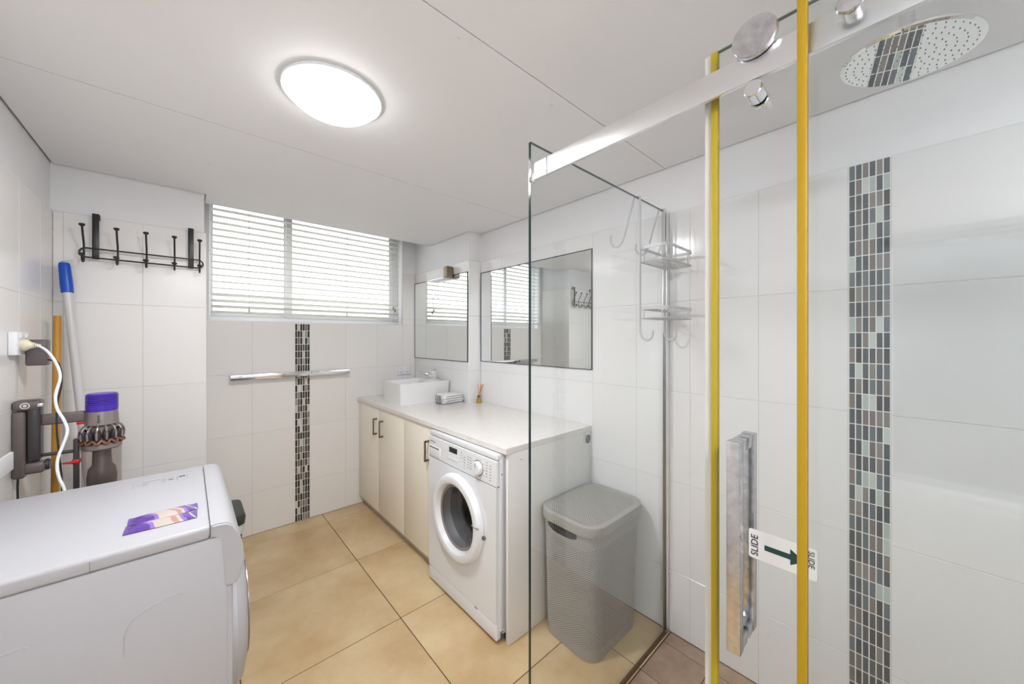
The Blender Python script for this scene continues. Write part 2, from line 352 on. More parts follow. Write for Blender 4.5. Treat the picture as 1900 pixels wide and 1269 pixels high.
# ---------------------------------------------------------------- window
win = struct('window_1', rbox(WX0, WX1, YW+.165, YW+.17, WZ0+.02, WZ0+.025), M['alu'])
bm = bmesh.new()
for a in ((WX0, WX0+.010, WZ0+.0305, WZ1-.0355), (WX1-.035, WX1, WZ0+.0305, WZ1-.0355), (WX0, WX1, WZ0, WZ0+.03), (WX0, WX1, WZ1-.035, WZ1)): bx(bm, a[0], a[1], YW+.10, YW+.165, a[2], a[3], .003)
obj('window_frame', bm, M['alu'], win)
def sash(x0, x1, y, wl_=.04):
    bm = bmesh.new()
    for a in ((x0, x0+wl_, WZ0+.0605, WZ1-.0705), (x1-.04, x1, WZ0+.0605, WZ1-.0705), (x0, x1, WZ0+.031, WZ0+.06), (x0, x1, WZ1-.07, WZ1-.036)): bx(bm, a[0], a[1], y, y+.022, a[2], a[3], .002)
    o = obj('window_sash', bm, M['alu'], win)
    obj('window_pane', rbox(x0+wl_-.002, x1-.038, y+.009, y+.013, WZ0+.058, WZ1-.068), M['clear'], o)
sash(WX0+.011, .565, YW+.135, .014); sash(.535, WX1-.036, YW+.108)
# ================================================================ BLIND
BX0, BX1, BY = .108, 1.365, YW+.035
bl = thing('venetian_blind', 'cream venetian blind with raised slats hanging across the window', 'blind', ((BX0+BX1)/2, BY, 1.49))
obj('head_rail', rbox(BX0, BX1, BY-.028, BY+.028, WZ1-.05, WZ1-.002, .003), M['blind'], bl)
def slat_mesh(tilt):
    bm = bmesh.new(); n = 6; top = []; bot = []
    for i in range(n+1):
        s = -.025+.05*i/n; c = .0022*(1-(s/.025)**2)
        y, z = s*math.cos(tilt)-c*math.sin(tilt), s*math.sin(tilt)+c*math.cos(tilt)
        top.append((y, z+.0013)); bot.append((y, z-.0013))
    lp = top+bot[::-1]; hw = (BX1-BX0)/2
    loft(bm, [[(-hw, y, z) for y, z in lp], [(hw, y, z) for y, z in lp]]); return mesh_from('slat', bm, M['blind'])
sm = slat_mesh(math.radians(-1)); sm2 = slat_mesh(math.radians(-15))
z = 1.6555; zs = []
while z < WZ1-.06: zs.append(z); z += .0424
for z in zs: inst('slat', sm, bl, Matrix.Translation(((BX0+BX1)/2, BY, z)))
for z in (1.613, 1.573, 1.536): inst('slat', sm2, bl, Matrix.Translation(((BX0+BX1)/2, BY, z)))
obj('bottom_rail', rbox(BX0, BX1, BY-.025, BY+.025, 1.493, 1.508, .004), M['blind'], bl)
for x in (.305, .93):
    for yy in (-.027, .027):
        bm = bmesh.new(); tube(bm, [(x, BY+yy, 1.50), (x, BY+yy, WZ1-.05)], .0012, 6); obj('ladder_cord', bm, M['cord'], bl)
    bm = bmesh.new(); lathe(bm, [(0, 0), (.006, .002), (.005, .02), (.002, .026), (0, .026)], (x, BY-.031, 1.505), n=10); obj('cord_tassel', bm, M['blind'], bl)
for x, z0 in ((1.31, 1.60), (1.325, 1.58)):
    bm = bmesh.new(); tube(bm, [(x, BY-.034, z0), (x, BY-.034, WZ1-.05)], .0014, 6); obj('pull_cord', bm, M['cord'], bl)
    bm = bmesh.new(); lathe(bm, [(0, 0), (.007, .003), (.006, .022), (.002, .03), (0, .03)], (x, BY-.034, z0-.028), n=10); obj('cord_tassel', bm, M['vac_nickel'], bl)
# ================================================================ CEILING LAMP AND ADDED FILL LAMP
def oyster(name, label, x, y, R, m, plate):
    t = thing(name, label, 'lamp', (x, y, ZC))
    bm = bmesh.new(); lathe(bm, [(0, 0), (R-.002, 0), (R+.001, -.003), (R+.001, -.0085), (R-.001, -.010), (R-.004, -.010), (R-.004, -.006), (0, -.006)], (x, y, ZC), n=56); obj('lamp_base', bm, M['appl2'], t)
    ld = bpy.data.lights.new("lamp_disc", "AREA") if plate else None
    if plate: ld.shape = "DISK"; ld.size = 2*R-.05; ld.energy = LAMP_W; ld.color = (.98, .985, 1)
    if plate: lo = bpy.data.objects.new('lamp_disc', ld); col.objects.link(lo); lo.parent = t; lo.location = (0, 0, -.0615)      # the LED plate's light leaving the dome downwards
    bm = bmesh.new(); pr = [(R-.006, -.0065)]
    for i in range(0, 13): q = 1-i/12; pr.append(((R-.0045)*q, -.0102-.049*(1-q**3.6)))
    lathe(bm, pr, (x, y, ZC), n=56); obj('lamp_dome', bm, m, t)
oyster('ceiling_lamp', 'round white oyster ceiling lamp, lit, in front of the window', .345, 1.232, .144, M['lamp'], True)
oyster('ceiling_lamp', 'round white lamp added behind the camera as unseen fill light', .0, -.70, .142, M['fill_lamp'], False)  # invented fill lamp out of view, evens the light on ceiling and right side
# ================================================================ VANITY
CX = 1.008
ct = obj('worktop', rbox(CX, XR-.001, YC0-.004, YP-.001, ZK-.027, ZK, .003), M['counter'])
bm = bmesh.new(); bx(bm, CX, XR-.001, YC0-.004, YP-.001, ZK-.027, ZK, .002); bx(bm, CX, XB-.001, YP-.0012, YW-.001, ZK-.027, ZK, .002)
bpy.data.objects.remove(ct)
bm.free(); bm = bmesh.new()
prism(bm, [(CX, YC0-.004), (XR-.001, YC0-.004), (XR-.001, YP-.001), (XB-.001, YP-.001), (XB-.001, YW-.001), (CX, YW-.001)], ZK-.027, ZK, lambda u, v, d: (u, v, d))
bmesh.ops.bevel(bm, geom=[e for e in bm.edges], offset=.002, segments=2, affect='EDGES')
tag(obj('worktop', bm, M['counter']), 'cream stone worktop running over the cabinets and the washing machine', 'worktop')
def cabinet(label, y0, y1, doors, zlo=.075, zhi=ZK-.030):
    t = thing('vanity_cabinet', label, 'cabinet', (1.3, (y0+y1)/2, 0))
    bm = bmesh.new(); x1 = XB-.004
    bx(bm, 1.04, x1, y0, y0+.016, zlo, zhi); bx(bm, 1.04, x1, y1-.016, y1, zlo, zhi); bx(bm, 1.04, x1, y0+.016, y1-.016, zlo, zlo+.016); bx(bm, x1-.01, x1, y0+.016, y1-.016, zlo+.016, zhi); bx(bm, 1.04, x1, y0+.016, y1-.016, zhi-.016, zhi)
    obj('body', bm, M['panel_white'], t)
    obj('kickboard', rbox(1.063, 1.079, y0, y1, 0.001, zlo), M['kick'], t)
    for a, b, hy in doors:
        d = obj('door', rbox(1.02, 1.038, a+.0015, b-.0015, zlo-.003, zhi-.002, .0015), M['cab'], t)
        bm = bmesh.new(); z0, z1 = .630, .748
        bx(bm, .990, .998, hy-.005, hy+.005, z0, z1, .001); bx(bm, .994, 1.0205, hy-.005, hy+.005, z0, z0+.011, .001); bx(bm, .994, 1.0205, hy-.005, hy+.005, z1-.011, z1, .001)
        obj('handle', bm, M['handle'], d)
cabinet('cream two-door vanity cabinet under the basin, with paired bronze pull handles', 2.163, YW-.003, [(2.57, YW-.004, 2.600), (2.163, 2.57, 2.490)])
cabinet('narrow cream single-door cabinet between the basin cabinet and the washing machine', 1.795, 2.161, [(1.797, 2.161, 1.836)])
t = thing('end_panel', 'white end panel beside the washing machine, with a round cable hole', 'panel', (1.3, YC0+.008, 0))
obj('panel', rbox(1.023, XR-.002, YC0, YC0+.016, 0.001, ZK-.028, .001), M['panel_white'], t)
bm = bmesh.new(); lathe(bm, [(.024, 0), (.031, 0), (.031, .004), (.024, .004), (.024, 0)], (1.59, YC0, .79), (0, -1, 0)); obj('grommet_ring', bm, M['satin_metal'], t)
bm = bmesh.new(); cyl(bm, (1.59, YC0+.0005, .79), (0, -1, 0), .0245, .002); obj('grommet_cap', bm, M['rubber'], t)
bm = bmesh.new(); cyl(bm, (1.10, YC0+.0003, .79), (0, -1, 0), .003, .001, 8); obj('screw_cap', bm, M['print'], t)
# basin
bs = thing('basin', 'white rectangular vessel basin on the worktop near the window', 'basin', (1.3, 2.53, ZK))
BA, BB, BC, BD, BZ0, BZ1 = 1.095, 1.500, 2.375, 2.690, ZK, 1.006
def lp(x0, x1, y0, y1, z, r=.012): return [(x, y, z) for x, y in rrect(x0, x1, y0, y1, r)]
bm = bmesh.new()
loft(bm, [lp(BA+.012, BB-.004, BC+.014, BD-.014, BZ0, .014), lp(BA+.001, BB, BC+.001, BD-.001, BZ1-.006), lp(BA, BB, BC, BD, BZ1-.002), lp(BA+.002, BB-.002, BC+.002, BD-.002, BZ1, .010),
          lp(BA+.014, BB-.115, BC+.014, BD-.014, BZ1, .010), lp(BA+.017, BB-.118, BC+.017, BD-.017, BZ1-.003, .010), lp(BA+.035, BB-.135, BC+.035, BD-.035, BZ0+.04, .03), lp(BA+.08, BB-.18, BC+.09, BD-.09, BZ0+.03, .03)])
obj('bowl', bm, M['ceramic'], bs, ang=50)
bm = bmesh.new(); cyl(bm, (1.24, 2.535, BZ0+.030), (0, 0, 1), .022, .004, 20, .001); obj('waste', bm, M['chrome'], bs)
# tap
tp = thing('basin_tap', 'chrome mixer tap standing on the ledge of the basin', 'tap', (1.425, 2.50, BZ1))
bm = bmesh.new(); bx(bm, 1.405, 1.445, 2.475, 2.51, BZ1, BZ1+.075, .006, 3); cyl(bm, (1.425, 2.4925, BZ1), (0, 0, 1), .025, .004, 24, .001); obj('body', bm, M['chrome'], tp)
bm = bmesh.new(); tube(bm, [(1.415, 2.4925, BZ1+.022), (1.35, 2.495, BZ1+.052), (1.315, 2.497, BZ1+.066), (1.30, 2.498, BZ1+.064), (1.292, 2.498, BZ1+.052)], [.013, .011, .010, .010, .011], 14); obj('spout', bm, M['chrome'], tp)
bm = bmesh.new(); bx(bm, 1.385, 1.447, 2.478, 2.507, BZ1+.077, BZ1+.089, .004, 2); obj('lever', bm, M['chrome'], tp)
# outlet on the window wall
def outlet(name, label, x, z):
    t = thing(name, label, 'socket', (x, YW, z))
    obj('plate', rbox(x-.058, x+.058, YW-.009, YW-.0002, z-.036, z+.036, .003), M['appl2'], t)
    for s in (-.03, .03):
        obj('switch', rbox(x+s-.006, x+s+.006, YW-.0125, YW-.008, z+.010, z+.026, .001), M['panel_white'], t)
        bm = bmesh.new()
        for dx, dz, r in ((-.008, -.008, .5), (.008, -.008, -.5), (0, -.02, 0)):
            bx(bm, x+s+dx-.0015, x+s+dx+.0015, YW-.0096, YW-.0088, z+dz-.005, z+dz+.005)
        obj('pin_slots', bm, M['print'], t)
outlet('wall_socket', 'white double power socket on the tiles above the basin', 1.405, 1.045)
# towel tray with rolled face towels
ty = thing('wire_tray', 'small grey wire tray beside the basin, holding face towels', 'tray', (1.41, 2.24, ZK))
bm = bmesh.new(); tx0, tx1, t0, t1 = 1.33, 1.50, 2.17, 2.32
tube(bm, [(x, y, ZK+.004) for x, y in rrect(tx0, tx1, t0, t1, .02)], .003, 6, True); tube(bm, [(x, y, ZK+.03) for x, y in rrect(tx0, tx1, t0, t1, .02)], .0025, 6, True)
obj('rim', bm, M['satin_metal'], ty)
bm = bmesh.new()
for i in range(5): y = t0+.02+i*(t1-t0-.04)/4; tube(bm, [(tx0, y, ZK+.03), (tx0, y, ZK+.004), (tx1, y, ZK+.004), (tx1, y, ZK+.03)], .0018, 6)
obj('wires', bm, M['satin_metal'], ty)
for i, yy in enumerate((2.20, 2.225, 2.25)):
    bm = bmesh.new(); tube(bm, [(tx0-.004, yy+.03+.012*math.cos(a), ZK+.034+.030*math.sin(a)) for a in [2*PI*k/16 for k in range(16)]], .002, 6, True); obj('hoop', bm, M['rubber'], ty)
for i in range(4):
    z0 = ZK+.008+i*.0155; dx = (-.004, .003, -.002, .004)[i]
    tw = thing('face_towel', 'folded white face towel, %s of the pile in the wire tray' % ('bottom one', 'second from the bottom', 'second from the top', 'top one')[i], 'towel', (1.415, 2.245, z0), 'folded face towels in the wire tray')
    bm = bmesh.new(); bx(bm, 1.338+dx, 1.492+dx, 2.185, 2.305, z0, z0+.0147, .006, 3)
    for v in bm.verts: v.co.z += .0012*math.sin(v.co.x*60+i)*(1 if v.co.z > z0+.007 else 0)
    obj('towel_cloth', bm, M['towel'], tw)
    bm = bmesh.new(); bx(bm, 1.345+dx, 1.485+dx, 2.183, 2.186, z0+.005, z0+.009, .001); obj('border_stripe', bm, M['towel_edge'], tw)
# reed diffuser
rd = thing('reed_diffuser', 'small amber glass bottle with orange diffuser reeds on the worktop', 'diffuser', (1.578, 2.11, ZK))
bm = bmesh.new(); lathe(bm, [(0, 0), (.018, 0), (.019, .004), (.018, .028), (.009, .038), (.008, .052), (0, .052)], (1.578, 2.11, ZK), n=20); obj('bottle', bm, M['amber'], rd)
bm = bmesh.new(); lathe(bm, [(.0085, .040), (.012, .042), (.012, .053), (.0085, .055)], (1.578, 2.11, ZK), n=16); obj('collar', bm, M['handle'], rd)
for dx, dy in ((.03, .012), (.012, -.02), (.024, -.03), (.004, .02), (.034, -.005)):
    bm = bmesh.new(); tube(bm, [(1.578-dx*.15, 2.11-dy*.15, ZK+.03), (1.578+dx*.95, 2.11+dy*.8, ZK+.135)], .0022, 6); obj('reed', bm, M['reed'], rd)
# ---------------------------------------------------------------- mirrors
def mirror(label, X, y0, y1, z0, z1):
    t = thing('wall_mirror', label, 'mirror', (X, (y0+y1)/2, z0))
    obj('mirror_glass', rbox(X-.006, X-.0005, y0+.004, y1-.004, z0+.004, z1-.004), M['mirror'], t)
    bm = bmesh.new()
    for a in ((y0, y0+.005, z0, z1), (y1-.005, y1, z0, z1), (y0, y1, z0, z0+.004), (y0, y1, z1-.005, z1)): bx(bm, X-.0072, X-.0003, *a)
    obj('dark_edge', bm, M['mirror_edge'], t)
mirror('smaller square wall mirror on the boxed duct above the basin', XB, YP+.004, YW-.004, 1.156, 1.815)
mirror('large wide wall mirror above the worktop, partly behind the shower glass', XR, 1.146, 2.137, 1.158, 1.815)
ml = thing('mirror_light', 'chrome box light fitting above the mirror by the window', 'light', (XB, 2.55, 1.79))
obj('backplate', rbox(XB-.015, XB-.0005, 2.40, 2.62, 1.80, 1.86, .002), M['satin_metal'], ml)
obj('diffuser', rbox(XB-.060, XB-.012, 2.385, 2.66, 1.797, 1.872, .003), M['sticker'], ml)
obj('end_cap', rbox(XB-.063, XB-.010, 2.335, 2.388, 1.793, 1.876, .003), M['handle'], ml)
obj('bottom_tray', rbox(XB-.061, XB-.011, 2.388, 2.662, 1.792, 1.798, .001), M['satin_metal'], ml)
bm = bmesh.new(); tube(bm, [(XB-.03, 2.60, 1.795), (XB-.03, 2.60, 1.665)], .0012, 6); obj('pull_string', bm, M['satin_metal'], ml)
for zz in (1.665, 1.69):
    bm = bmesh.new(); lathe(bm, [(0, 0), (.008, .004), (.008, .010), (0, .014)], (XB-.03, 2.60, zz-.014), n=12); obj('pull_bead', bm, M['chrome'], ml)
# ================================================================ WASHING MACHINE
WY0, WY1, WF, WT = 1.190, 1.778, .985, ZK-.032
wm = thing('washing_machine', 'white front-loading washing machine with round glass door under the worktop', 'washing machine', (1.27, (WY0+WY1)/2, 0))
DCY, DCZ = 1.487, .452
# body: shell with a round opening in the front
def holed_front(bm, X, y0, y1, z0, z1, cy, cz, r, depth):
    n = 48; ring = []; out = []
    for i in range(n):
        a = 2*PI*i/n; c, s = math.cos(a), math.sin(a)
        k = min((y1-cy)/c if c > 1e-6 else 1e9, (y0-cy)/c if c < -1e-6 else 1e9, (z1-cz)/s if s > 1e-6 else 1e9, (z0-cz)/s if s < -1e-6 else 1e9)
        out.append((cy+c*k, cz+s*k)); ring.append((cy+c*r, cz+s*r))
    for yy in (y0, y1):
        for zz in (z0, z1):
            j = min(range(n), key=lambda q: (out[q][0]-yy)**2+(out[q][1]-zz)**2); out[j] = (yy, zz)
    loft(bm, [[(X+depth, y, z) for y, z in out], [(X, y, z) for y, z in out], [(X, y, z) for y, z in ring], [(X+depth, y, z) for y, z in ring]], False, False)
bm = bmesh.new(); holed_front(bm, WF, WY0+.004, WY1-.004, .092, .680, DCY, DCZ, .165, .03); obj('front_panel', bm, M['appl'], wm)
bm = bmesh.new(); bx(bm, WF+.02, WF+.045, WY0, WY0+.014, .05, WT-.02, .004); bx(bm, WF+.02, WF+.045, WY1-.014, WY1, .05, WT-.02, .004)
bx(bm, WF+.04, 1.56, WY0, WY0+.004, .03, WT-.02); bx(bm, WF+.04, 1.56, WY1-.004, WY1, .03, WT-.02); bx(bm, 1.556, 1.56, WY0, WY1, .03, WT-.02); bx(bm, WF+.04, 1.56, WY0, WY1, .03, .036)
obj('casing', bm, M['appl'], wm)
bm = bmesh.new(); prism(bm, [(WF+.001, .683), (WF+.004, .795), (WF+.03, .795), (WF+.03, .683)], WY0+.002, WY1-.002, lambda u, v, d: (u, d, v))
bmesh.ops.bevel(bm, geom=bm.edges[:], offset=.003, segments=2, affect='EDGES'); fas = obj('control_panel', bm, M['appl2'], wm)
obj('top_lid', rbox(WF+.007, 1.56, WY0+.002, WY1-.002, .798, WT, .004), M['appl2'], wm)
obj('plinth_flap', rbox(WF+.001, WF+.03, WY0+.004, WY1-.004, .016, .089, .006, 3), M['appl'], wm)
for a in ((WF+.012, WF+.02, WY0+.012, WY1-.012, .085, .10), (WF+.012, WF+.02, WY0+.006, WY1-.006, .675, .69), (WF+.013, WF+.025, WY0+.01, WY1-.01, .79, .80)): obj('shadow_seam', rbox(*a), M['print'], wm)
for yy in (WY0+.03, WY1-.03):
    for xx in (WF+.05, 1.5):
        bm = bmesh.new(); cyl(bm, (xx, yy, 0.0005), (0, 0, 1), .02, .032, 16, .003); obj('foot', bm, M['rubber'], wm)
# porthole
bm = bmesh.new(); lathe(bm, [(.152, .0), (.156, .016), (.166, .030), (.182, .035), (.198, .030), (.208, .014), (.210, 0.001)], (WF, DCY, DCZ), (-1, 0, 0), 64); dr = obj('door_ring', bm, M['appl2'], wm)
bm = bmesh.new(); lathe(bm, [(.153, .006), (.147, .010), (.141, .004), (.147, .0)], (WF, DCY, DCZ), (-1, 0, 0), 64); obj('door_bezel', bm, M['vac_nickel'], dr)
bm = bmesh.new(); lathe(bm, [(.146, .004), (.13, -.014), (.10, -.06), (.07, -.085), (.0, -.095)], (WF, DCY, DCZ), (-1, 0, 0), 48); obj('door_glass', bm, M['clear'], dr)
bm = bmesh.new(); bx(bm, WF-.0352, WF-.026, DCY-.205, DCY-.158, DCZ+.028, DCZ+.0295); obj('grip_seam', bm, M['print'], dr)
obj('door_latch', rbox(WF-.012, WF+.0, DCY-.222, DCY-.204, DCZ-.022, DCZ-.008, .002), M['rubber'], dr)
bm = bmesh.new(); lathe(bm, [(.166, .0), (.160, -.03), (.150, -.05), (.162, -.075), (.158, -.10), (.14, -.11), (.14, -.12)], (WF, DCY, DCZ), (-1, 0, 0), 48); obj('door_gasket', bm, M['rubber'], wm)
bm = bmesh.new(); lathe(bm, [(.14, -.115), (.225, -.13), (.225, -.40), (.0, -.40)], (WF, DCY, DCZ), (-1, 0, 0), 48)
obj('drum', bm, M['drum'], wm)
for k in range(3):
    a = 2*PI*k/3+.5; c, s = math.cos(a), math.sin(a); bm = bmesh.new()
    p = [(-.03, 0), (.03, 0), (.012, -.05), (-.012, -.05)]
    prism(bm, p, WF+.15, WF+.38, lambda u, v, d: (d, DCY+c*(.222+v)-s*u, DCZ+s*(.222+v)+c*u)); obj('drum_paddle', bm, M['rubber'], wm)
# controls
fX = WF+.0015
def fx(z): return WF+.001+.003*(z-.683)/.112-.0004
obj('detergent_drawer', rbox(WF-.003, WF+.02, 1.655, 1.768, .690, .745, .005, 3), M['appl2'], wm)
obj('drawer_grip', rbox(WF-.0034, WF+.004, 1.662, 1.762, .736, .744, .001), M['print'], wm)
obj('display', rbox(fx(.77)-.001, WF+.01, 1.500, 1.572, .752, .778, .001), M['darkprint'], wm)
bm = bmesh.new(); lathe(bm, [(0, .020), (.026, .020), (.030, .016), (.032, 0)], (fx(.735), 1.322, .735), (-1, 0, 0), 32); dl = obj('program_dial', bm, M['appl2'], wm)
bm = bmesh.new(); lathe(bm, [(.032, .0006), (.036, .0006), (.036, 0), (.032, 0)], (fx(.735), 1.322, .735), (-1, 0, 0), 32); obj('dial_ring', bm, M['vac_nickel'], dl)
bm = bmesh.new(); bx(bm, fx(.735)-.0208, fx(.735)-.019, 1.320, 1.324, .742, .762); obj('dial_pointer', bm, M['print'], dl)
for k in range(4): bm = bmesh.new(); cyl(bm, (fx(.72), 1.565-.022*k, .722), (-1, 0, 0), .006, .004, 16, .001); obj('button', bm, M['appl2'], wm)
bm = bmesh.new()
for yy, zz0, n in ((1.462, .772, 3), (1.435, .755, 5), (1.405, .765, 5), (1.385, .765, 5), (1.262, .775, 6), (1.235, .765, 6)):
    for k in range(n):
        zz = zz0-.0125*k; L = random.uniform(.008, .017)
        bx(bm, fx(zz)-.0004, fx(zz)+.001, yy-L/2, yy+L/2, zz-.0012, zz+.0012)
for k in range(9): a = 2*PI*k/10+.6; yy, zz = 1.322+.045*math.cos(a), .735+.042*math.sin(a); bx(bm, fx(zz)-.0004, fx(zz)+.001, yy-.004, yy+.004, zz-.001, zz+.001)
obj('printed_symbols', bm, M['print'], wm)
text_mesh('brand_lettering', 'BOSCH', .016, frame((fx(.77)-.0004, 1.762, .768), (0, -1, 0), (0, 0, 1)), M['print'], wm)
bm = bmesh.new(); cyl(bm, (WF+.03, WY0-.0005, .735), (0, 1, 0), .003, .002, 10); obj('side_screw', bm, M['darkprint'], wm)
bm = bmesh.new(); bx(bm, WF+.0, WF+.003, 1.33, 1.35, .082, .086); obj('flap_clip', bm, M['print'], wm)
# ================================================================ DRYER (left foreground)
DY0, DY1, DF, DT = 1.197, 1.790, .088, .850
dy = thing('clothes_dryer', 'large white clothes dryer in the left foreground with two purple wrappers on top', 'dryer', (-.18, 1.49, 0))
bm = bmesh.new(); bx(bm, XL+.012, DF-.012, DY0+.0015, DY1-.0015, .02, .8155, .002)
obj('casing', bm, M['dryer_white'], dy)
for x0, x1 in ((-.11, -.005), (-.40, -.24)):
    bm = bmesh.new(); P = catmull([(x0, DY0+.0018, .60), (x0+.004, DY0+.0018, .66), (x0+.03, DY0+.0018, .69), (x1-.02, DY0+.0018, .705), (x1, DY0+.0018, .70)], 5); tube(bm, P, [.0008]+[.0016]*(len(P)-2)+[.0008], 8); obj('pressed_ridge', bm, M['dryer_white'], dy)
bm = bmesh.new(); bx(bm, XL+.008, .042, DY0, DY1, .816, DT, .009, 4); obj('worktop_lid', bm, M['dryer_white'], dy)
bm = bmesh.new(); bx(bm, -.1602, -.1592, DY0-.0004, DY0+.01, .817, .842); obj('lid_seam', bm, M['vac_nickel'], dy)
bm = bmesh.new(); bx(bm, .0115, .0125, DY0+.05, DY1-.05, DT-.0005, DT+.0004); bx(bm, -.30, .0125, DY1-.052, DY1-.05, DT-.0005, DT+.0004); obj('lid_crease', bm, M['dryer_white'], dy)
prof = [(.044, .790), (.044, .848), (.055, .850), (.074, .846), (.086, .838), (.098, .81), (.108, .775), (.112, .74), (.106, .705), (.094, .678), (.080, .678), (.080, .79)]
prof = [(.0425, .816), (.0425, .849), (.058, .850), (.076, .847), (.088, .838), (.099, .81), (.109, .775), (.113, .74), (.107, .705), (.095, .680), (.068, .680), (.068, .816)]
bm = bmesh.new(); prism(bm, prof, DY0-.001, DY1+.001, lambda u, v, d: (u, d, v)); bmesh.ops.bevel(bm, geom=[e for e in bm.edges if e.calc_length() < .2], offset=.004, segments=3, affect='EDGES', clamp_overlap=True)
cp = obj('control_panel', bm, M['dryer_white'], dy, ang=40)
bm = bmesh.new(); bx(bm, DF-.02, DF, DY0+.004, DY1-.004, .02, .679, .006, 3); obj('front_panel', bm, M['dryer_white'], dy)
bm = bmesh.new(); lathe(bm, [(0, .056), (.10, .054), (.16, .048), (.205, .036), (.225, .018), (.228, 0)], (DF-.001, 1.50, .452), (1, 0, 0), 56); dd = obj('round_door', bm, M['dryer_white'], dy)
bm = bmesh.new(); lathe(bm, [(.14, .0525), (.15, .0525), (.15, .050), (.14, .050)], (DF-.0005, 1.50, .452), (1, 0, 0), 48); obj('door_groove', bm, M['vac_nickel'], dd)
for yy in (DY0+.05, DY1-.05):
    for xx in (XL+.06, DF-.06):
        bm = bmesh.new(); cyl(bm, (xx, yy, .0005), (0, 0, 1), .02, .021, 16, .003); obj('foot', bm, M['rubber'], dy)
# printed strip on the dryer lid
bm = bmesh.new(); bx(bm, -.135, .002, 1.655, 1.735, DT-.0005, DT+.0003); obj('printed_strip', bm, M['dryer_white'], dy)
bm = bmesh.new()
def mark(x0, x1, y0, y1): bx(bm, x0, x1, y0, y1, DT+.0001, DT+.0006)
for x in (-.133, -.112, -.108, -.104, -.1, -.066, -.062, -.058, -.03, -.027, -.004): mark(x, x+.0012, 1.662, 1.71)
for x0, x1, y in ((-.098, -.07, 1.70), (-.052, -.036, 1.70), (-.05, -.034, 1.68), (-.125, -.117, 1.68)): mark(x0, x1, y, y+.003)
obj('fine_print', bm, M['vac_nickel'], dy)
bm = bmesh.new(); mark(-.023, -.008, 1.69, 1.699); mark(-.05, -.038, 1.676, 1.681); mark(-.022, -.020, 1.684, 1.699); obj('bold_print', bm, M['darkprint'], dy)
# wrappers
def wrapper_material(name, seed):
    m = principled(name, srgb(228, 212, 205), .3, Coat_Weight=.4); nt = m.node_tree; N = nt.nodes; L = nt.links; b = N['Principled BSDF']
    tc = N.new('ShaderNodeTexCoord'); sp = N.new('ShaderNodeSeparateXYZ'); no = N.new('ShaderNodeTexNoise'); no.inputs['Scale'].default_value = 18; no.noise_dimensions = '3D'
    mp = N.new('ShaderNodeMapping'); mp.inputs['Location'].default_value = (seed, seed, 0); L.new(tc.outputs['Object'], mp.inputs[0]); L.new(mp.outputs[0], no.inputs[0])
    L.new(tc.outputs['Object'], sp.inputs[0])
    ad = N.new('ShaderNodeMath'); ad.operation = 'MULTIPLY_ADD'; L.new(no.outputs['Fac'], ad.inputs[0]); ad.inputs[1].default_value = .03; L.new(sp.outputs[0], ad.inputs[2])
    sh = N.new('ShaderNodeMath'); sh.operation = 'MULTIPLY_ADD'; L.new(sp.outputs[1], sh.inputs[0]); sh.inputs[1].default_value = .5; L.new(ad.outputs[0], sh.inputs[2])
    mr = N.new('ShaderNodeMapRange'); mr.inputs['From Min'].default_value = -.05; mr.inputs['From Max'].default_value = .08; L.new(sh.outputs[0], mr.inputs[0])
    cr = N.new('ShaderNodeValToRGB'); e = cr.color_ramp; e.interpolation = 'CONSTANT'
    pu, cm, li, pk = srgb(92, 60, 150), srgb(196, 184, 174), srgb(140, 110, 190), srgb(182, 138, 128)
    e.elements[0].color = (*pu, 1); e.elements[1].position = .33; e.elements[1].color = (*cm, 1)
    for p, c in ((.26, li), (.60, pk), (.68, cm), (.74, li), (.80, pu), (.92, cm), (.95, pu)):
        k = e.elements.new(p); k.color = (*c, 1)
    L.new(mr.outputs[0], cr.inputs[0]); L.new(cr.outputs[0], b.inputs['Base Color']); return m
def wrapper(label, cx, cy, rot, seed):
    bm = bmesh.new(); nx, ny = 26, 10; Lx, Ly = .136, .052; rows = []
    for side in (1, -1):
        g = []
        for i in range(nx+1):
            r = []
            for j in range(ny+1):
                u, v = i/nx*2-1, j/ny*2-1; e = max(0, 1-abs(u)/.86); h = .0065*min(1, e*3)**.6*(1-v*v)**.55 if side > 0 else 0
                h += .0010*math.sin(u*23+v*5+seed)*(1-abs(v)) if side > 0 else 0
                wv = .0010*math.sin(v*16+seed) if abs(u) > .86 else 0
                r.append(bm.verts.new((u*Lx/2, v*Ly/2*(1-.05*math.exp(-((abs(u)-.86)/.08)**2)), .0014+max(0, h)+wv*side*.5+(.0004 if side > 0 else -.0004)+.004*max(0, abs(u)-.8))))
            g.append(r)
        rows.append(g)
        for i in range(nx):
            for j in range(ny): bm.faces.new((g[i][j], g[i+1][j], g[i+1][j+1], g[i][j+1]) if side > 0 else (g[i][j], g[i][j+1], g[i+1][j+1], g[i+1][j]))
    A, B = rows
    for i in range(nx):
        bm.faces.new((A[i][0], B[i][0], B[i+1][0], A[i+1][0])); bm.faces.new((A[i][ny], A[i+1][ny], B[i+1][ny], B[i][ny]))
    for j in range(ny):
        bm.faces.new((A[0][j], A[0][j+1], B[0][j+1], B[0][j])); bm.faces.new((A[nx][j], B[nx][j], B[nx][j+1], A[nx][j+1]))
    o = obj('snack_wrapper', bm, wrapper_material('printed_wrapper_foil', seed)); o.location = (cx, cy, DT+.0003); o.rotation_euler = (0, 0, rot)
    return tag(o, label, 'wrapper', 'purple wrappers on the dryer')
wrapper('purple and cream foil wrapper lying nearer the edge of the dryer', -.050, 1.300, math.radians(-1), 0.)
wrapper('purple and cream foil wrapper lying farther back on the dryer', -.048, 1.357, math.radians(1.5), 2.3)
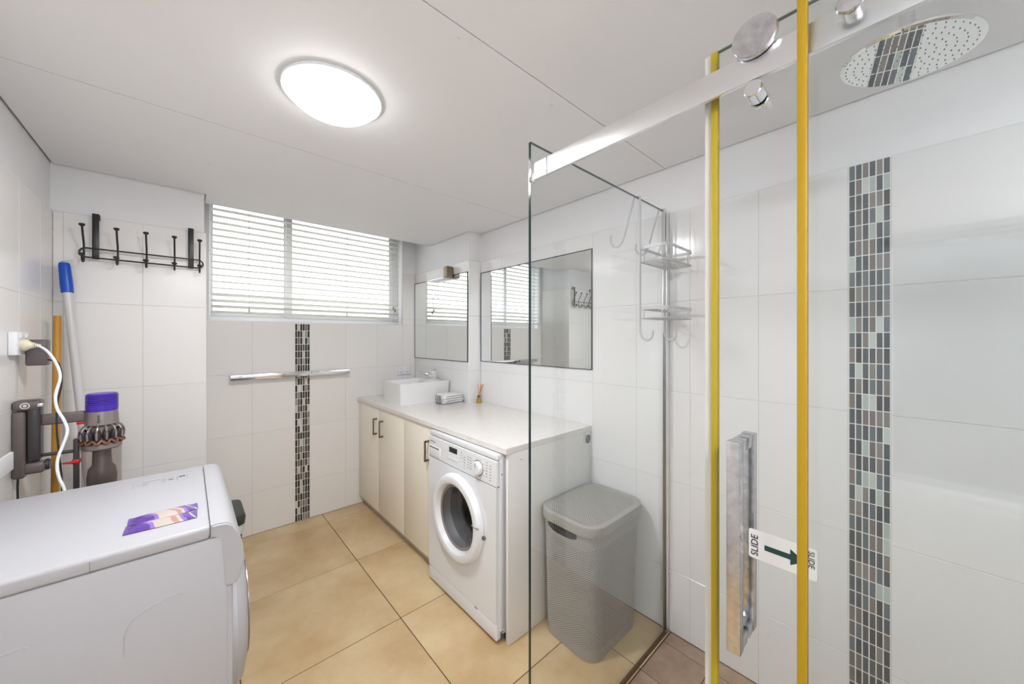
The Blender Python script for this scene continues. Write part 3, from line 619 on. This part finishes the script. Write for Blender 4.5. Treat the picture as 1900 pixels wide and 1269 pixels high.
# ================================================================ LEFT WALL: SOCKET, PLUG, CHARGER, VACUUM
so = thing('wall_socket', 'white power socket on the left wall with a cream plug in it', 'socket', (XL, 2.07, 1.30))
obj('plate', rbox(XL+.0002, XL+.020, 2.015, 2.135, 1.272, 1.352, .003), M['appl2'], so)
for yy in (2.045, 2.105): obj('switch', rbox(XL+.019, XL+.024, yy-.007, yy+.007, 1.330, 1.346, .001), M['panel_white'], so)
pc = thing('power_cord', 'cream power plug with white cord hanging from the left wall socket', 'cord', (XL, 2.05, 1.30))
bm = bmesh.new(); lathe(bm, [(0, .0), (.018, 0), (.020, .003), (.020, .013), (.012, .022), (.010, .028), (0, .028)], (XL+.0205, 2.045, 1.307), (1, -.12, -.10), 20); obj('plug', bm, M['cream_pl'], pc)
bm = bmesh.new()
for k in range(4): lathe(bm, [(.004, 0), (.0090-.001*k, .0005), (.0090-.001*k, .003), (.004, .0035)], (XL+.048+.0042*k, 2.042-.0005*k, 1.3045-.0004*k), (1, -.12, -.10), 14)
obj('strain_relief', bm, M['cream_pl'], pc)
def at(px, py, X=None, Y=None):       # a point of the room on plane X or Y, used only to place the cords
    u = (px-950)/664.885; wv = (627.36-py)/664.885; a = math.radians(42.0884)
    r = Vector((math.sin(a)+u*math.cos(a), math.cos(a)-u*math.sin(a), wv)); tt = (X/r.x if X is not None else Y/r.y); return Vector((0, 0, 1.33))+r*tt
CP = [Vector((XL+.056, 2.041, 1.303)), at(70, 641, Y=2.035), at(86, 650, Y=2.02), at(100, 667, Y=2.0), at(110, 688, Y=1.98), at(111, 705, Y=1.96), at(103, 733, Y=1.93), at(106, 758, Y=1.92), at(119, 780, Y=1.90), at(125, 800, Y=1.88), at(117, 825, Y=1.87), at(108, 848, Y=1.86), at(106, 870, Y=1.85), at(111, 890, Y=1.84), at(120, 912, Y=1.83), at(121, 960, Y=1.82), Vector((-.31, 1.815, .3)), Vector((-.32, 1.815, .004)), Vector((-.36, 1.90, .004))]
bm = bmesh.new(); tube(bm, catmull(CP, 5), .0040, 8); obj('cable', bm, M['appl2'], pc)
ch = thing('charger', 'dark grey box charger with thin black cable beside the cream plug', 'charger', (XL, 2.13, 1.28))
obj('charger_body', rbox(XL+.0205, XL+.070, 2.085, 2.130, 1.232, 1.325, .006, 3), M['charger'], ch)
CB = [Vector((XL+.068, 2.10, 1.252)), at(98, 669, Y=2.09), at(108, 673, Y=2.07), at(114, 692, Y=2.02), at(113, 720, Y=1.99), at(107, 745, Y=1.96), at(105, 790, Y=1.93), at(109, 840, Y=1.885), at(114, 880, Y=1.85), at(115, 910, Y=1.835), at(116, 960, Y=1.825), Vector((-.325, 1.822, .3)), Vector((-.33, 1.83, .003)), Vector((-.38, 1.95, .003))]
bm = bmesh.new(); tube(bm, catmull(CB, 5), .0026, 6); obj('cable', bm, M['black'], ch)
# flat chrome rail, left wall, foreground
tr = thing('towel_rail', 'flat pale metal rail on the left wall at the photo edge, above the dryer', 'rail', (XL, 1.55, .96))
obj('rail_bar', rbox(XL+.045, XL+.053, 1.25, 1.83, .93, .985, .003), M['alu'], tr)
for y in (1.29, 1.79): obj('bracket', rbox(XL+.0003, XL+.046, y-.012, y+.012, .945, .97, .002), M['chrome'], tr)
# vacuum dock
VY = 2.07; zt, zb = 1.098, .845
dk = thing('vacuum_dock', 'dark grey wall dock holding the cordless vacuum, cable below', 'dock', (XL, VY, .85))
obj('dock_body', rbox(XL+.0003, XL+.030, VY-.028, VY+.028, zb, zt-.022, .009, 3), M['vac_grey'], dk)
obj('dock_cradle', rbox(XL+.022, XL+.072, VY-.026, VY+.026, zb+.010, zb+.050, .012, 3), M['vac_grey'], dk)
bm = bmesh.new(); cyl(bm, (XL+.068, VY, zb+.034), (1, 0, 0), .020, .012, 20, .003); obj('dock_socket', bm, M['vac_dark'], dk)
bm = bmesh.new(); tube(bm, catmull([(XL+.012, VY-.012, zb+.004), (XL+.013, VY-.02, zb-.03), (XL+.020, VY-.05, zb-.08), (XL+.028, VY-.08, .70), (XL+.03, VY-.08, .3), (XL+.05, VY-.08, .004)], 5), .003, 6); obj('dock_cable', bm, M['black'], dk)
# vacuum
AX = -.245
vc = thing('cordless_vacuum', 'cordless stick vacuum with purple cap and clear bin docked on left wall', 'vacuum', (AX, VY, .1))
obj('battery_grip', rbox(XL+.0315, XL+.062, VY-.026, VY+.026, zb+.053, zt-.005, .010, 3), M['vac_dark'], vc)
obj('grip_head', rbox(XL+.001, XL+.064, VY-.029, VY+.029, zt-.020, zt+.016, .011, 3), M['vac_grey'], vc)
bm = bmesh.new(); lathe(bm, [(.008, 0), (.011, 0), (.011, .002), (.008, .002), (.008, 0)], (XL+.030, VY-.0285, zt-.002), (0, -1, 0), 20); cyl(bm, (XL+.030, VY-.0285, zt-.002), (0, -1, 0), .0045, .002, 14); obj('grip_emblem', bm, M['satin_metal'], vc)
obj('grip_latch', rbox(XL+.056, XL+.068, VY-.031, VY-.016, zt-.008, zt+.004, .002), M['satin_metal'], vc)
obj('upper_handle', rbox(XL+.060, AX-.040, VY-.014, VY+.014, 1.020, 1.058, .006, 3), M['vac_grey'], vc)
obj('trigger', rbox(AX-.062, AX-.036, VY-.012, VY+.012, 1.010, 1.021, .003), M['red'], vc)
obj('lower_handle', rbox(XL+.062, AX-.068, VY-.009, VY+.009, .908, .919, .003), M['vac_dark'], vc)
obj('release_rail', rbox(AX-.070, AX-.056, VY-.012, VY+.012, .62, .958, .003), M['vac_dark'], vc)
bm = bmesh.new(); bx(bm, AX-.074, AX-.052, VY-.018, VY+.014, .866, .884, .005); tube(bm, [(AX-.066, VY-.014, .874), (AX-.098, VY-.018, .877)], [.006, .002], 8); obj('release_catch', bm, M['red'], vc)
def lat(name, prof, m, n=40, parent=vc): bm = bmesh.new(); lathe(bm, prof, (AX, VY, 0), (0, 0, 1), n); return obj(name, bm, m, parent)
lat('filter_cap', [(0, 1.120), (.038, 1.120), (.042, 1.116), (.042, 1.082), (.043, 1.072), (.042, 1.054), (0, 1.054)], M['vac_purple'])
bm = bmesh.new()
for k in range(5): lathe(bm, [(.0417, 0), (.0432, .0012), (.0432, .0026), (.0417, .0038)], (AX, VY, 1.078+k*.0078), (0, 0, 1), 36)
obj('filter_vents', bm, M['vac_purple_d'], vc)
lat('motor_housing', [(0, 1.056), (.041, 1.056), (.043, 1.040), (.045, 1.004), (.037, .996), (.034, .955), (0, .955)], M['vac_nickel'])
text_mesh('housing_lettering', 'dyson', .013, frame((AX-.004, VY-.0452, 1.012), (0, 0, 1), (-1, 0, 0)), M['darkprint'], vc)
for k in range(14):
    a = 2*PI*k/14+.1; c, s_ = math.cos(a), math.sin(a); bm = bmesh.new()
    lathe(bm, [(0, .0), (.007, .0), (.0105, .012), (.009, .033), (.006, .040), (0, .04)], (AX+c*.041, VY+s_*.041, .945), (c*.3, s_*.3, 1), 12); cy = obj('cyclone_cone', bm, M['vac_dark'], vc)
    bm = bmesh.new(); tube(bm, catmull([(AX+c*.036, VY+s_*.036, 1.002), (AX+c*.050, VY+s_*.050, .992), (AX+c*.057, VY+s_*.057, .970), (AX+c*.056, VY+s_*.056, .950)], 4), .0036, 8); obj('cone_tube', bm, M['vac_nickel'], cy)
bm = bmesh.new(); P = []
for k in range(84): a = 2*PI*k/84; r = .054+.003*math.cos(14*(a-.1)); P.append((AX+r*math.cos(a), VY+r*math.sin(a), .941-.006*math.cos(14*(a-.1))))
tube(bm, P, .0052, 8, True); obj('scalloped_collar', bm, M['copper'], vc)
lat('bin_collar', [(0, .934), (.050, .934), (.053, .930), (.053, .915), (.050, .911), (0, .911)], M['vac_nickel'])
bm = bmesh.new(); lathe(bm, [(.050, .911), (.0515, .906), (.0515, .70), (.048, .69), (0, .69)], (AX, VY, 0), (0, 0, 1), 40); obj('clear_bin', bm, M['smoke'], vc)
lat('bin_shroud', [(0, .91), (.024, .91), (.026, .85), (.036, .835), (.040, .80), (.036, .72), (0, .70)], M['vac_grey'])
bm = bmesh.new(); lathe(bm, [(0, .69), (.03, .69), (.025, .66), (.016, .64), (.016, .12), (0, .12)], (AX, VY, 0), (0, 0, 1), 24); obj('wand', bm, M['vac_purple'], vc)
bm = bmesh.new(); bx(bm, AX-.125, AX+.125, VY-.05, VY+.06, .002, .07, .02, 3); tube(bm, [(AX, VY, .06), (AX, VY, .14)], .022, 16); obj('floor_head', bm, M['vac_grey'], vc)
# poles in the corner
def pole(name, label, cat, top, foot, r, m, grip=None, gm=None, gr=0):
    t = thing(name, label, cat, foot); a, b = Vector(foot), Vector(top); bm = bmesh.new(); tube(bm, [a, b], r, 16); obj('pole', bm, m, t)
    if grip:
        d = (b-a).normalized(); bm = bmesh.new(); L = grip
        lathe(bm, [(r*.9, -L), (gr, -L), (gr*1.06, -L*.75), (gr*.98, -L*.12), (gr*.86, -L*.03), (gr*.5, .004), (0, .005)], b, d, 20); obj('grip', bm, gm, t)
    return t
mp_ = pole('mop', 'white mop handle with blue grip leaning in the left corner', 'mop', (-.408, 2.505, 1.665), (-.268, 2.36, .03), .0145, M['pole'], .135, M['blue'], .0185)
bm = bmesh.new(); lathe(bm, [(0, .10), (.025, .10), (.04, .05), (.075, .012), (.08, 0), (0, 0)], (-.265, 2.36, .002), (0, 0, 1), 20); obj('mop_head', bm, M['towel'], mp_)
br_ = pole('broom', 'bamboo broom handle standing in the left corner beside the blue mop', 'broom', (-.412, 2.42, 1.425), (-.408, 2.33, .10), .0118, M['wood'])
bm = bmesh.new(); bx(bm, -.438, -.388, 2.20, 2.46, .085, .125, .008); obj('broom_block', bm, M['wood'], br_)
bm = bmesh.new(); loft(bm, [[(-.438, 2.20, .085), (-.388, 2.20, .085), (-.388, 2.46, .085), (-.438, 2.46, .085)], [(-.442, 2.19, .001), (-.38, 2.19, .001), (-.38, 2.47, .001), (-.442, 2.47, .001)]]); obj('bristles', bm, M['bin_green'], br_)
# small bin behind the dryer
bn = thing('rubbish_bin', 'small dark green bin standing behind the dryer', 'bin', (.10, 2.24, 0))
def rr(x0, x1, y0, y1, z, r): return [(x, y, z) for x, y in rrect(x0, x1, y0, y1, r)]
bm = bmesh.new(); loft(bm, [rr(.02, .175, 2.14, 2.33, .002, .03), rr(.0, .195, 2.12, 2.35, .44, .035)]); obj('tub', bm, M['bin_green'], bn)
bm = bmesh.new(); loft(bm, [rr(-.004, .199, 2.116, 2.354, .40, .036), rr(-.006, .202, 2.114, 2.356, .445, .036)], False, False); obj('liner_edge', bm, M['liner'], bn)
bm = bmesh.new(); loft(bm, [rr(-.008, .203, 2.112, 2.358, .445, .037), rr(-.010, .206, 2.110, 2.360, .475, .038), rr(-.004, .20, 2.116, 2.354, .490, .036), rr(.03, .165, 2.15, 2.32, .497, .03)]); obj('bin_lid', bm, M['bin_green'], bn)
# ================================================================ HOOK RACK
hr = thing('hook_rack', 'black wire rack of five double coat hooks on the tiled pier', 'hook rack', (-.155, YL, 1.70))
HY = YL-.035
bm = bmesh.new(); P = []
x0, x1, z0, z1 = -.366, .058, 1.700, 1.742; r = (z1-z0)/2
for i in range(13): a = PI/2+PI*i/12; P.append((x0+r+r*math.cos(a), HY, (z0+z1)/2+r*math.sin(a)))
for i in range(13): a = -PI/2+PI*i/12; P.append((x1-r+r*math.cos(a), HY, (z0+z1)/2+r*math.sin(a)))
tube(bm, P, .0035, 8, True); obj('wire_oval', bm, M['blackmetal'], hr)
for x in (-.318, .010):
    bm = bmesh.new(); bx(bm, x-.011, x+.011, YL-.031, YL-.028, 1.695, 1.905, .0008); bx(bm, x-.011, x+.011, YL-.030, YL-.0004, 1.902, 1.905, .0008); bx(bm, x-.011, x+.011, YL-.004, YL-.0003, 1.880, 1.904, .0008); obj('strap', bm, M['blackmetal'], hr)
for x in (-.352, -.248, -.152, -.052, .044):
    bm = bmesh.new(); tube(bm, catmull([(x, HY-.045, 1.832), (x, HY-.030, 1.800), (x, HY-.008, 1.762), (x, HY-.004, 1.735), (x, HY-.004, 1.700), (x, HY-.010, 1.682), (x, HY-.026, 1.674), (x, HY-.042, 1.682), (x, HY-.050, 1.700)], 4), .0036, 8); hk = obj('hook', bm, M['blackmetal'], hr)
    for yy, zz in ((HY-.046, 1.836), (HY-.051, 1.703)):
        bm = bmesh.new(); lathe(bm, [(0, -.006), (.007, -.005), (.0105, 0), (.0095, .005), (0, .008)], (x, yy, zz), (0, -.5, .85), 16); obj('knob', bm, M['blackmetal'], hk)
# towel rails on the window wall
t = thing('towel_rail', 'chrome towel rail on the tiles below the window, crossing the mosaic strip', 'rail', (.55, YW, 1.075))
obj('rail_bar', rbox(.200, .930, YW-.062, YW-.054, 1.056, 1.090, .002), M['chrome'], t)
for x in (.212, .918): obj('post', rbox(x-.011, x+.011, YW-.056, YW-.0008, 1.058, 1.088, .002), M['chrome'], t)
# ================================================================ SHOWER
fg = thing('shower_screen', 'fixed clear glass shower screen between the doorway and the laundry basket', 'shower screen', (1.17, YG, 0))
obj('glass_pane', rbox(.7352, XR-.02, YG-.004, YG+.004, .012, ZG), M['glass'], fg)
obj('glass_edge', rbox(.7335, .7352, YG-.004, YG+.004, .012, ZG), M['glass_edge'], fg)
obj('top_edge', rbox(.7352, XR-.032, YG-.004, YG+.004, ZG, ZG+.0014), M['glass_rim'], fg)
bm = bmesh.new(); bx(bm, XR-.034, XR-.0005, YG-.0095, YG-.0065, 0.002, ZG+.004, .001); bx(bm, XR-.034, XR-.0005, YG+.0065, YG+.0095, .002, ZG+.004, .001); bx(bm, XR-.003, XR-.0003, YG-.0065, YG+.0065, .002, ZG+.004)
obj('wall_channel', bm, M['satin_metal'], fg)
bm = bmesh.new(); bx(bm, .735, XR-.03, YG-.006, YG+.006, -.001, .0118, .002); obj('floor_bead', bm, M['floor_grout'], fg)
for zz in (.28, 1.68): bm = bmesh.new(); cyl(bm, (XR-.017, YG-.0095, zz), (0, -1, 0), .006, .004, 12, .001); obj('channel_screw', bm, M['chrome'], fg)
# rail
BZ_0, BZ_1 = 1.781, 1.829
rl = thing('shower_rail', 'flat bright metal rail that carries the sliding shower door', 'rail', (XD, .1, BZ_0))
obj('rail_bar', rbox(XD-.005, XD+.005, YR+.001, YG-.006, BZ_0, BZ_1, .001), M['satin_metal'], rl)
bm = bmesh.new(); bx(bm, XD-.009, XD+.009, YG-.018, YG-.0045, BZ_0-.003, BZ_1+.003, .001); bx(bm, XD-.004, XD+.004, YG-.022, YG-.016, BZ_0-.005, BZ_1, .001); obj('rail_clamp', bm, M['chrome'], rl)
bm = bmesh.new(); bx(bm, XD-.0058, XD-.0048, .665, .668, BZ_0+.001, BZ_1-.001); obj('clamp_seam', bm, M['print'], rl)
# sliding door (rolls behind the rail)
XS = XD+.030
sd = thing('sliding_door', 'sliding clear glass shower door with pull handle and SLIDE sticker', 'shower door', (XS, -.1, 0))
obj('glass_pane', rbox(XS-.004, XS+.004, -.62, .248, .014, 1.885), M['glass'], sd)
obj('top_edge', rbox(XS-.004, XS+.004, -.62, .255, 1.885, 1.8862), M['glass_rim'], sd)
obj('yellowed_seal', rbox(XS-.007, XS+.007, .248, .2595, .014, 1.886, .002), M['yellow_pale'], sd, 'pale yellowed plastic edge seal')
obj('seal_fin', rbox(XS-.001, XS+.001, .2598, .272, .014, 1.886), M['vinyl'], sd, 'whitish seal fin')
def roller(y):
    bm = bmesh.new(); cyl(bm, (XD-.007, y, 1.848), (-1, 0, 0), .034, .010, 40, .002); o = obj('roller_cap', bm, M['worn_chrome'], sd)
    bm = bmesh.new(); lathe(bm, [(0, 0), (.024, 0), (.024, .0025), (.0187, .0028), (.0187, .0142), (.024, .0145), (.024, .017), (0, .017)], (XD-.0085, y, 1.8475), (1, 0, 0), 32); cyl(bm, (XD+.008, y, 1.848), (1, 0, 0), .010, .0195, 16); obj('roller_wheel', bm, M['vac_nickel'], o)
    bm = bmesh.new(); cyl(bm, (XS+.0045, y, 1.848), (1, 0, 0), .018, .010, 28, .002); obj('rear_cap', bm, M['chrome'], o)
    bm = bmesh.new(); cyl(bm, (XS-.0045, y+.004, 1.7645), (-1, 0, 0), .0145, .034, 24, .002); cyl(bm, (XS+.0045, y+.004, 1.7645), (1, 0, 0), .0145, .008, 24, .002); obj('guide_knob', bm, M['chrome'], o)
roller(.178); roller(-.50)
bm = bmesh.new(); hy0, hy1 = .197, .219; hz0, hz1 = .772, 1.147
bx(bm, .714, .734, hy0, hy1, hz0, hz1, .0015); bx(bm, .733, XS-.0045, hy0+.001, hy1-.001, hz1-.022, hz1-.001, .001); bx(bm, .733, XS-.0045, hy0+.001, hy1-.001, hz0+.001, hz0+.022, .001)
hd = obj('pull_handle', bm, M['worn_chrome'], sd)
bm = bmesh.new(); bx(bm, .797, .817, hy0, hy1, hz0, hz1, .0015); bx(bm, XS+.0045, .798, hy0+.001, hy1-.001, hz1-.022, hz1-.001, .001); bx(bm, XS+.0045, .798, hy0+.001, hy1-.001, hz0+.001, hz0+.022, .001); obj('inner_handle', bm, M['worn_chrome'], sd)
SX = XS-.0046
bm = bmesh.new(); prism(bm, rrect(.100, .196, .932, .984, .004), SX, SX+.0005, lambda u, v, d: (d, u, v)); sk = obj('sticker', bm, M['sticker'], sd, 'white SLIDE sticker with arrow')
text_mesh('sticker_lettering', 'SLIDE', .0155, frame((SX-.0003, .1865, .937), (0, 0, 1), (0, 1, 0)), M['darkprint'], sk)
text_mesh('sticker_lettering', 'SLIDE', .0115, frame((SX-.0003, .1075, .979), (0, 0, -1), (0, -1, 0)), M['darkprint'], sk)  # second lettering stands in for the word's reflection in the glass
bm = bmesh.new(); prism(bm, [(.172, .962), (.172, .953), (.135, .953), (.135, .944), (.1155, .9575), (.135, .971), (.135, .962)], SX-.0005, SX, lambda u, v, d: (d, u, v)); obj('sticker_arrow', bm, M['sticker_ink'], sk)
# near fixed panel, camera side of the rail
XF = XD-.025
np_ = thing('fixed_panel', 'near fixed clear glass shower panel with thick orange-yellow edge seal', 'shower screen', (XF, -.4, 0))
obj('glass_pane', rbox(XF-.004, XF+.004, YR+.004, .1045, .014, ZG), M['glass'], np_)
obj('yellowed_seal', rbox(XF-.0075, XF+.0075, .1045, .1170, .014, ZG+.001, .002), M['yellow'], np_, 'orange-yellow edge seal')
bm = bmesh.new(); bx(bm, XF-.008, XF+.008, YR+.001, .112, .0005, .0138, .002); obj('floor_track', bm, M['satin_metal'], np_)
def stud(y):
    bm = bmesh.new(); lathe(bm, [(0, .0), (.0150, 0), (.0165, .003), (.0150, .007), (0, .008)], (XF-.0045, y, 1.812), (-1, 0, 0), 28); o = obj('clamp_stud', bm, M['worn_chrome'], np_)
    bm = bmesh.new(); cyl(bm, (XF+.0045, y, 1.812), (1, 0, 0), .010, .0155, 20); obj('stud_neck', bm, M['chrome'], o)
stud(.056); stud(-.7)
# shower head
sh = thing('rain_shower', 'large round chrome rain shower head hanging from the ceiling', 'shower head', (1.135, .0, 1.915))
HX, HYY, HZ, HR = 1.130, .003, 1.925, .105; HN = Vector((0, -.105, 1)).normalized()
bm = bmesh.new(); lathe(bm, [(0, 0), (HR-.004, 0), (HR, .003), (HR, .007), (HR-.006, .010), (.03, .014), (.020, .022), (0, .022)], (HX, HYY, HZ), HN, 64); obj('head_disc', bm, M['mirror'], sh)
nz = bmesh.new()
for k in range(1, 8):
    for i in range(6*k):
        a = 2*PI*i/(6*k)+k*.4; cyl(nz, (HX+k*.0135*math.cos(a), HYY+k*.0135*math.sin(a), HZ+.0002+.105*k*.0135*math.sin(a)), -HN, .0011, .0014, 6)
o = obj('nozzles', nz, M['rubber'], sh); o['kind'] = 'stuff'
bm = bmesh.new(); lathe(bm, [(0, 0), (.014, 0), (.017, .008), (.017, .022), (.012, .030), (0, .03)], (HX, HYY, HZ+.020), HN, 24); obj('swivel', bm, M['chrome'], sh)
bm = bmesh.new(); tube(bm, [(HX, HYY, HZ+.045), (HX, HYY, ZC-.008)], .0125, 18); obj('drop_arm', bm, M['chrome'], sh)
bm = bmesh.new(); cyl(bm, (HX, HYY, ZC), (0, 0, -1), .028, .010, 28, .002); obj('ceiling_flange', bm, M['chrome'], sh)
# ================================================================ SHOWER CADDY over the fixed screen
cd = thing('shower_caddy', 'white wire two-tier caddy hooked over the glass shower screen', 'caddy', (1.46, YG-.06, 1.43))
wires = (1.352, 1.565); gy = YG-.0095; r0 = .0042
for x in wires:
    bm = bmesh.new(); tube(bm, catmull([(x, YG+.124, 1.772), (x, YG+.126, 1.745), (x, YG+.108, 1.720), (x, YG+.080, 1.722), (x, YG+.063, 1.75)], 5)+[Vector((x, YG+.022, 1.885)), Vector((x, YG+.016, ZG+.0065)), Vector((x, gy, ZG+.0065)), Vector((x, gy, 1.40))]+catmull([(x, gy, 1.355), (x, gy-.012, 1.330), (x, gy-.032, 1.322), (x, gy-.050, 1.334), (x, gy-.054, 1.360)], 5), r0, 8); obj('hanger_wire', bm, M['white_wire'], cd)
def tray(zf, zr, d, flat):
    bm = bmesh.new(); a, b = wires; y0, y1 = gy-d, gy-.004
    P = [(x, y, zr) for x, y in rrect(a-.012, b+.012, y0, y1, .02)]
    lo = [(x, y, zf) for x, y in rrect(a-.012, b+.012, y0, y1, .02)]
    bm.free(); bm = bmesh.new(); h = .006; Q = [(x, y) for x, y in rrect(a-.014, b+.014, y0-.002, y1, .022)]; P2 = [(x, y) for x, y in rrect(a-.012, b+.012, y0, y1-.002, .02)]
    loft(bm, [[(x, y, zr-h) for x, y in P2], [(x, y, zr-h) for x, y in Q], [(x, y, zr+h) for x, y in Q], [(x, y, zr+h) for x, y in P2], [(x, y, zr-h) for x, y in P2]], False, False); bmesh.ops.remove_doubles(bm, verts=bm.verts[:], dist=1e-6)
    o = obj('tray_rim', bm, M['white_wire'], cd)
    bm = bmesh.new(); tube(bm, lo, .0026, 6, True)
    for x, y in ((a-.012, y0+.02), (b+.012, y0+.02), (a+.03, y0), (b-.03, y0), (a-.012, y1-.02), (b+.012, y1-.02)): tube(bm, [(x, y, zf), (x, y, zr)], .0022, 6)
    obj('tray_base', bm, M['white_wire'], o)
    for k in range(7):
        y = y0+.012+(y1-y0-.024)*k/6; bm = bmesh.new(); tube(bm, [(a-.012, y, zf), (b+.012, y, zf)], .0018, 6); obj('shelf_wire', bm, M['white_wire'], o)
tray(1.634, 1.690, .116, False); tray(1.410, 1.449, .116, True)
# ================================================================ LAUNDRY BASKET
lb = thing('laundry_basket', 'tall grey woven plastic laundry basket with lid behind the glass screen', 'laundry basket', (1.39, 1.0, 0))
def sec(s): # rounded section, s in 0..1 of height
    x0, x1, y0, y1 = 1.207-.014*s, 1.560+.035*s, .850-.012*s, 1.125+.015*s
    return x0, x1, y0, y1, .055+.02*s
def per(s, n):
    x0, x1, y0, y1, r = sec(s); P = [Vector(p) for p in rrect(x0, x1, y0, y1, r, 8)]; P.append(P[0])
    D = [0]
    for a, b in zip(P, P[1:]): D.append(D[-1]+(b-a).length)
    o = []; j = 0
    for i in range(n):
        d = D[-1]*i/n
        while D[j+1] < d: j += 1
        f = (d-D[j])/max(1e-9, D[j+1]-D[j]); o.append(P[j].lerp(P[j+1], f))
    return o
BHT = .545
NP, NH = 176, 92     # half-cells: even count around
zlo, zhi = .045, .472
rings = []
for j in range(NH+1):
    s = (zlo+(zhi-zlo)*j/NH)/BHT; rings.append(per(s, NP))
bm = bmesh.new(); V = {}
def vv(i, j):
    i %= NP
    if (i, j) not in V: p = rings[j][i]; V[(i, j)] = bm.verts.new((p.x, p.y, zlo+(zhi-zlo)*j/NH))
    return V[(i, j)]
cxb, cyb = 1.385, .99
handle_hole = lambda x, y, z: (x < 1.215 and .92 < y < 1.085 and z > .476+.014*((y-1.0)/.08)**2)
for j in range(1, NH):
    for i in range(NP):
        if (i+j) % 2: continue
        L, Rr, D, U = (i-1, j), (i+1, j), (i, j-1), (i, j+1)
        c = rings[j][i % NP]; z = zlo+(zhi-zlo)*j/NH
        q = [vv(*k) for k in (L, D, Rr, U)]
        C = sum((v.co for v in q), Vector())/4
        nrm = Vector((C.x-cxb, C.y-cyb, 0)).normalized()*.0016
        inn = [bm.verts.new(C+(v.co-C)*(.44 if k % 2 == 0 else .30)-nrm) for k, v in enumerate(q)]
        for k in range(4): bm.faces.new((q[k], q[(k+1) % 4], inn[(k+1) % 4], inn[k]))
o = obj('woven_side', bm, M['basket'], lb, ang=60); o['kind'] = 'stuff'
bm = bmesh.new()
loft(bm, [[(p.x, p.y, z) for p in per(s, 64)] for s, z in ((0, .002), (.0, .010), (zlo/BHT, zlo+.004))], True, False); obj('base_band', bm, M['basket'], lb)
bm = bmesh.new()
def inset(P, d): return [Vector((p.x-d*(1 if p.x > cxb else -1)*min(1, abs(p.x-cxb)/.05), p.y-d*(1 if p.y > cyb else -1)*min(1, abs(p.y-cyb)/.05))) for p in P]
loft(bm, [[(p.x, p.y, z) for p in inset(per(z/BHT, 64), .007)] for z in (.012, .25, .455)], True, False); obj('shade_liner', bm, M['basket_shade'], lb)  # dark shell inside, makes the weave holes read as shaded
P64 = per(1, 96)
bm = bmesh.new(); zr_ = [zhi-.006]+[zhi+.002*k for k in range(0, 27)]
loft(bm, [[(p.x, p.y, zz) for p in per(zz/BHT, 240)] for zz in zr_], False, False)
bmesh.ops.delete(bm, geom=[f for f in bm.faces if (lambda c: c.x < 1.215 and .925 < c.y < 1.08 and .480+.016*abs((c.y-1.0)/.078)**3 < c.z < .516)(f.calc_center_median())], context='FACES')
obj('rim_band', bm, M['basket'], lb)
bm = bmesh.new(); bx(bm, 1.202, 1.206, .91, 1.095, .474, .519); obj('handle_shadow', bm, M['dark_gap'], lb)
bm = bmesh.new()
def ins(d, z, bow=0): x0, x1, y0, y1 = 1.183+d, 1.612-d, .826+d, 1.150-d; return [(x, y, z+bow) for x, y in rrect(x0, x1, y0, y1, max(.03, .085-d), 10)]
loft(bm, [ins(.008, .520), ins(.001, .521), ins(0, .526), ins(.0, .553), ins(.002, .560), ins(.008, .5635), ins(.022, .5635), ins(.030, .5605), ins(.036, .560)], False, False)
ld = obj('lid_rim', bm, M['basket'], lb)
bm = bmesh.new(); V2 = {}; lx0, lx1, ly0, ly1, step = 1.207, 1.588, .850, 1.126, .0062
nx, ny = int((lx1-lx0)/step), int((ly1-ly0)/step)
def inside(x, y):
    r = .055; dx = max(lx0+r-x, x-(lx1-r), 0); dyy = max(ly0+r-y, y-(ly1-r), 0); return dx*dx+dyy*dyy <= r*r
def v2(i, j):
    if (i, j) not in V2: V2[(i, j)] = bm.verts.new((lx0+i*step, ly0+j*step, .5625))
    return V2[(i, j)]
for j in range(1, ny):
    for i in range(1, nx):
        if (i+j) % 2 or not inside(lx0+i*step, ly0+j*step): continue
        q = [v2(i-1, j), v2(i, j-1), v2(i+1, j), v2(i, j+1)]; C = Vector((lx0+i*step, ly0+j*step, .5625))
        inn = [bm.verts.new(C+(v.co-C)*.40-Vector((0, 0, .0018))) for v in q]
        for k in range(4): bm.faces.new((q[k], q[(k+1) % 4], inn[(k+1) % 4], inn[k]))
o = obj('woven_lid', bm, M['basket'], lb, ang=60); o['kind'] = 'stuff'
bm = bmesh.new(); prism(bm, rrect(lx0-.006, lx1+.006, ly0-.006, ly1+.006, .06), .5545, .5592, lambda u, v, d: (u, v, d)); obj('lid_underside', bm, M['basket_shade'], ld)
# small wire bracket at the open ceiling edge
bm = bmesh.new(); tube(bm, [(XPI+.045, YC-.01, ZC-.001), (XPI+.03, YC-.01, ZC-.003), (XPI+.022, YC+.02, ZC-.05), (XPI+.04, YC+.03, ZC-.055)], .0025, 6)
tag(obj('wire_bracket', bm, M['alu']), 'tiny bent white wire bracket at the ceiling edge above the blind', 'bracket')
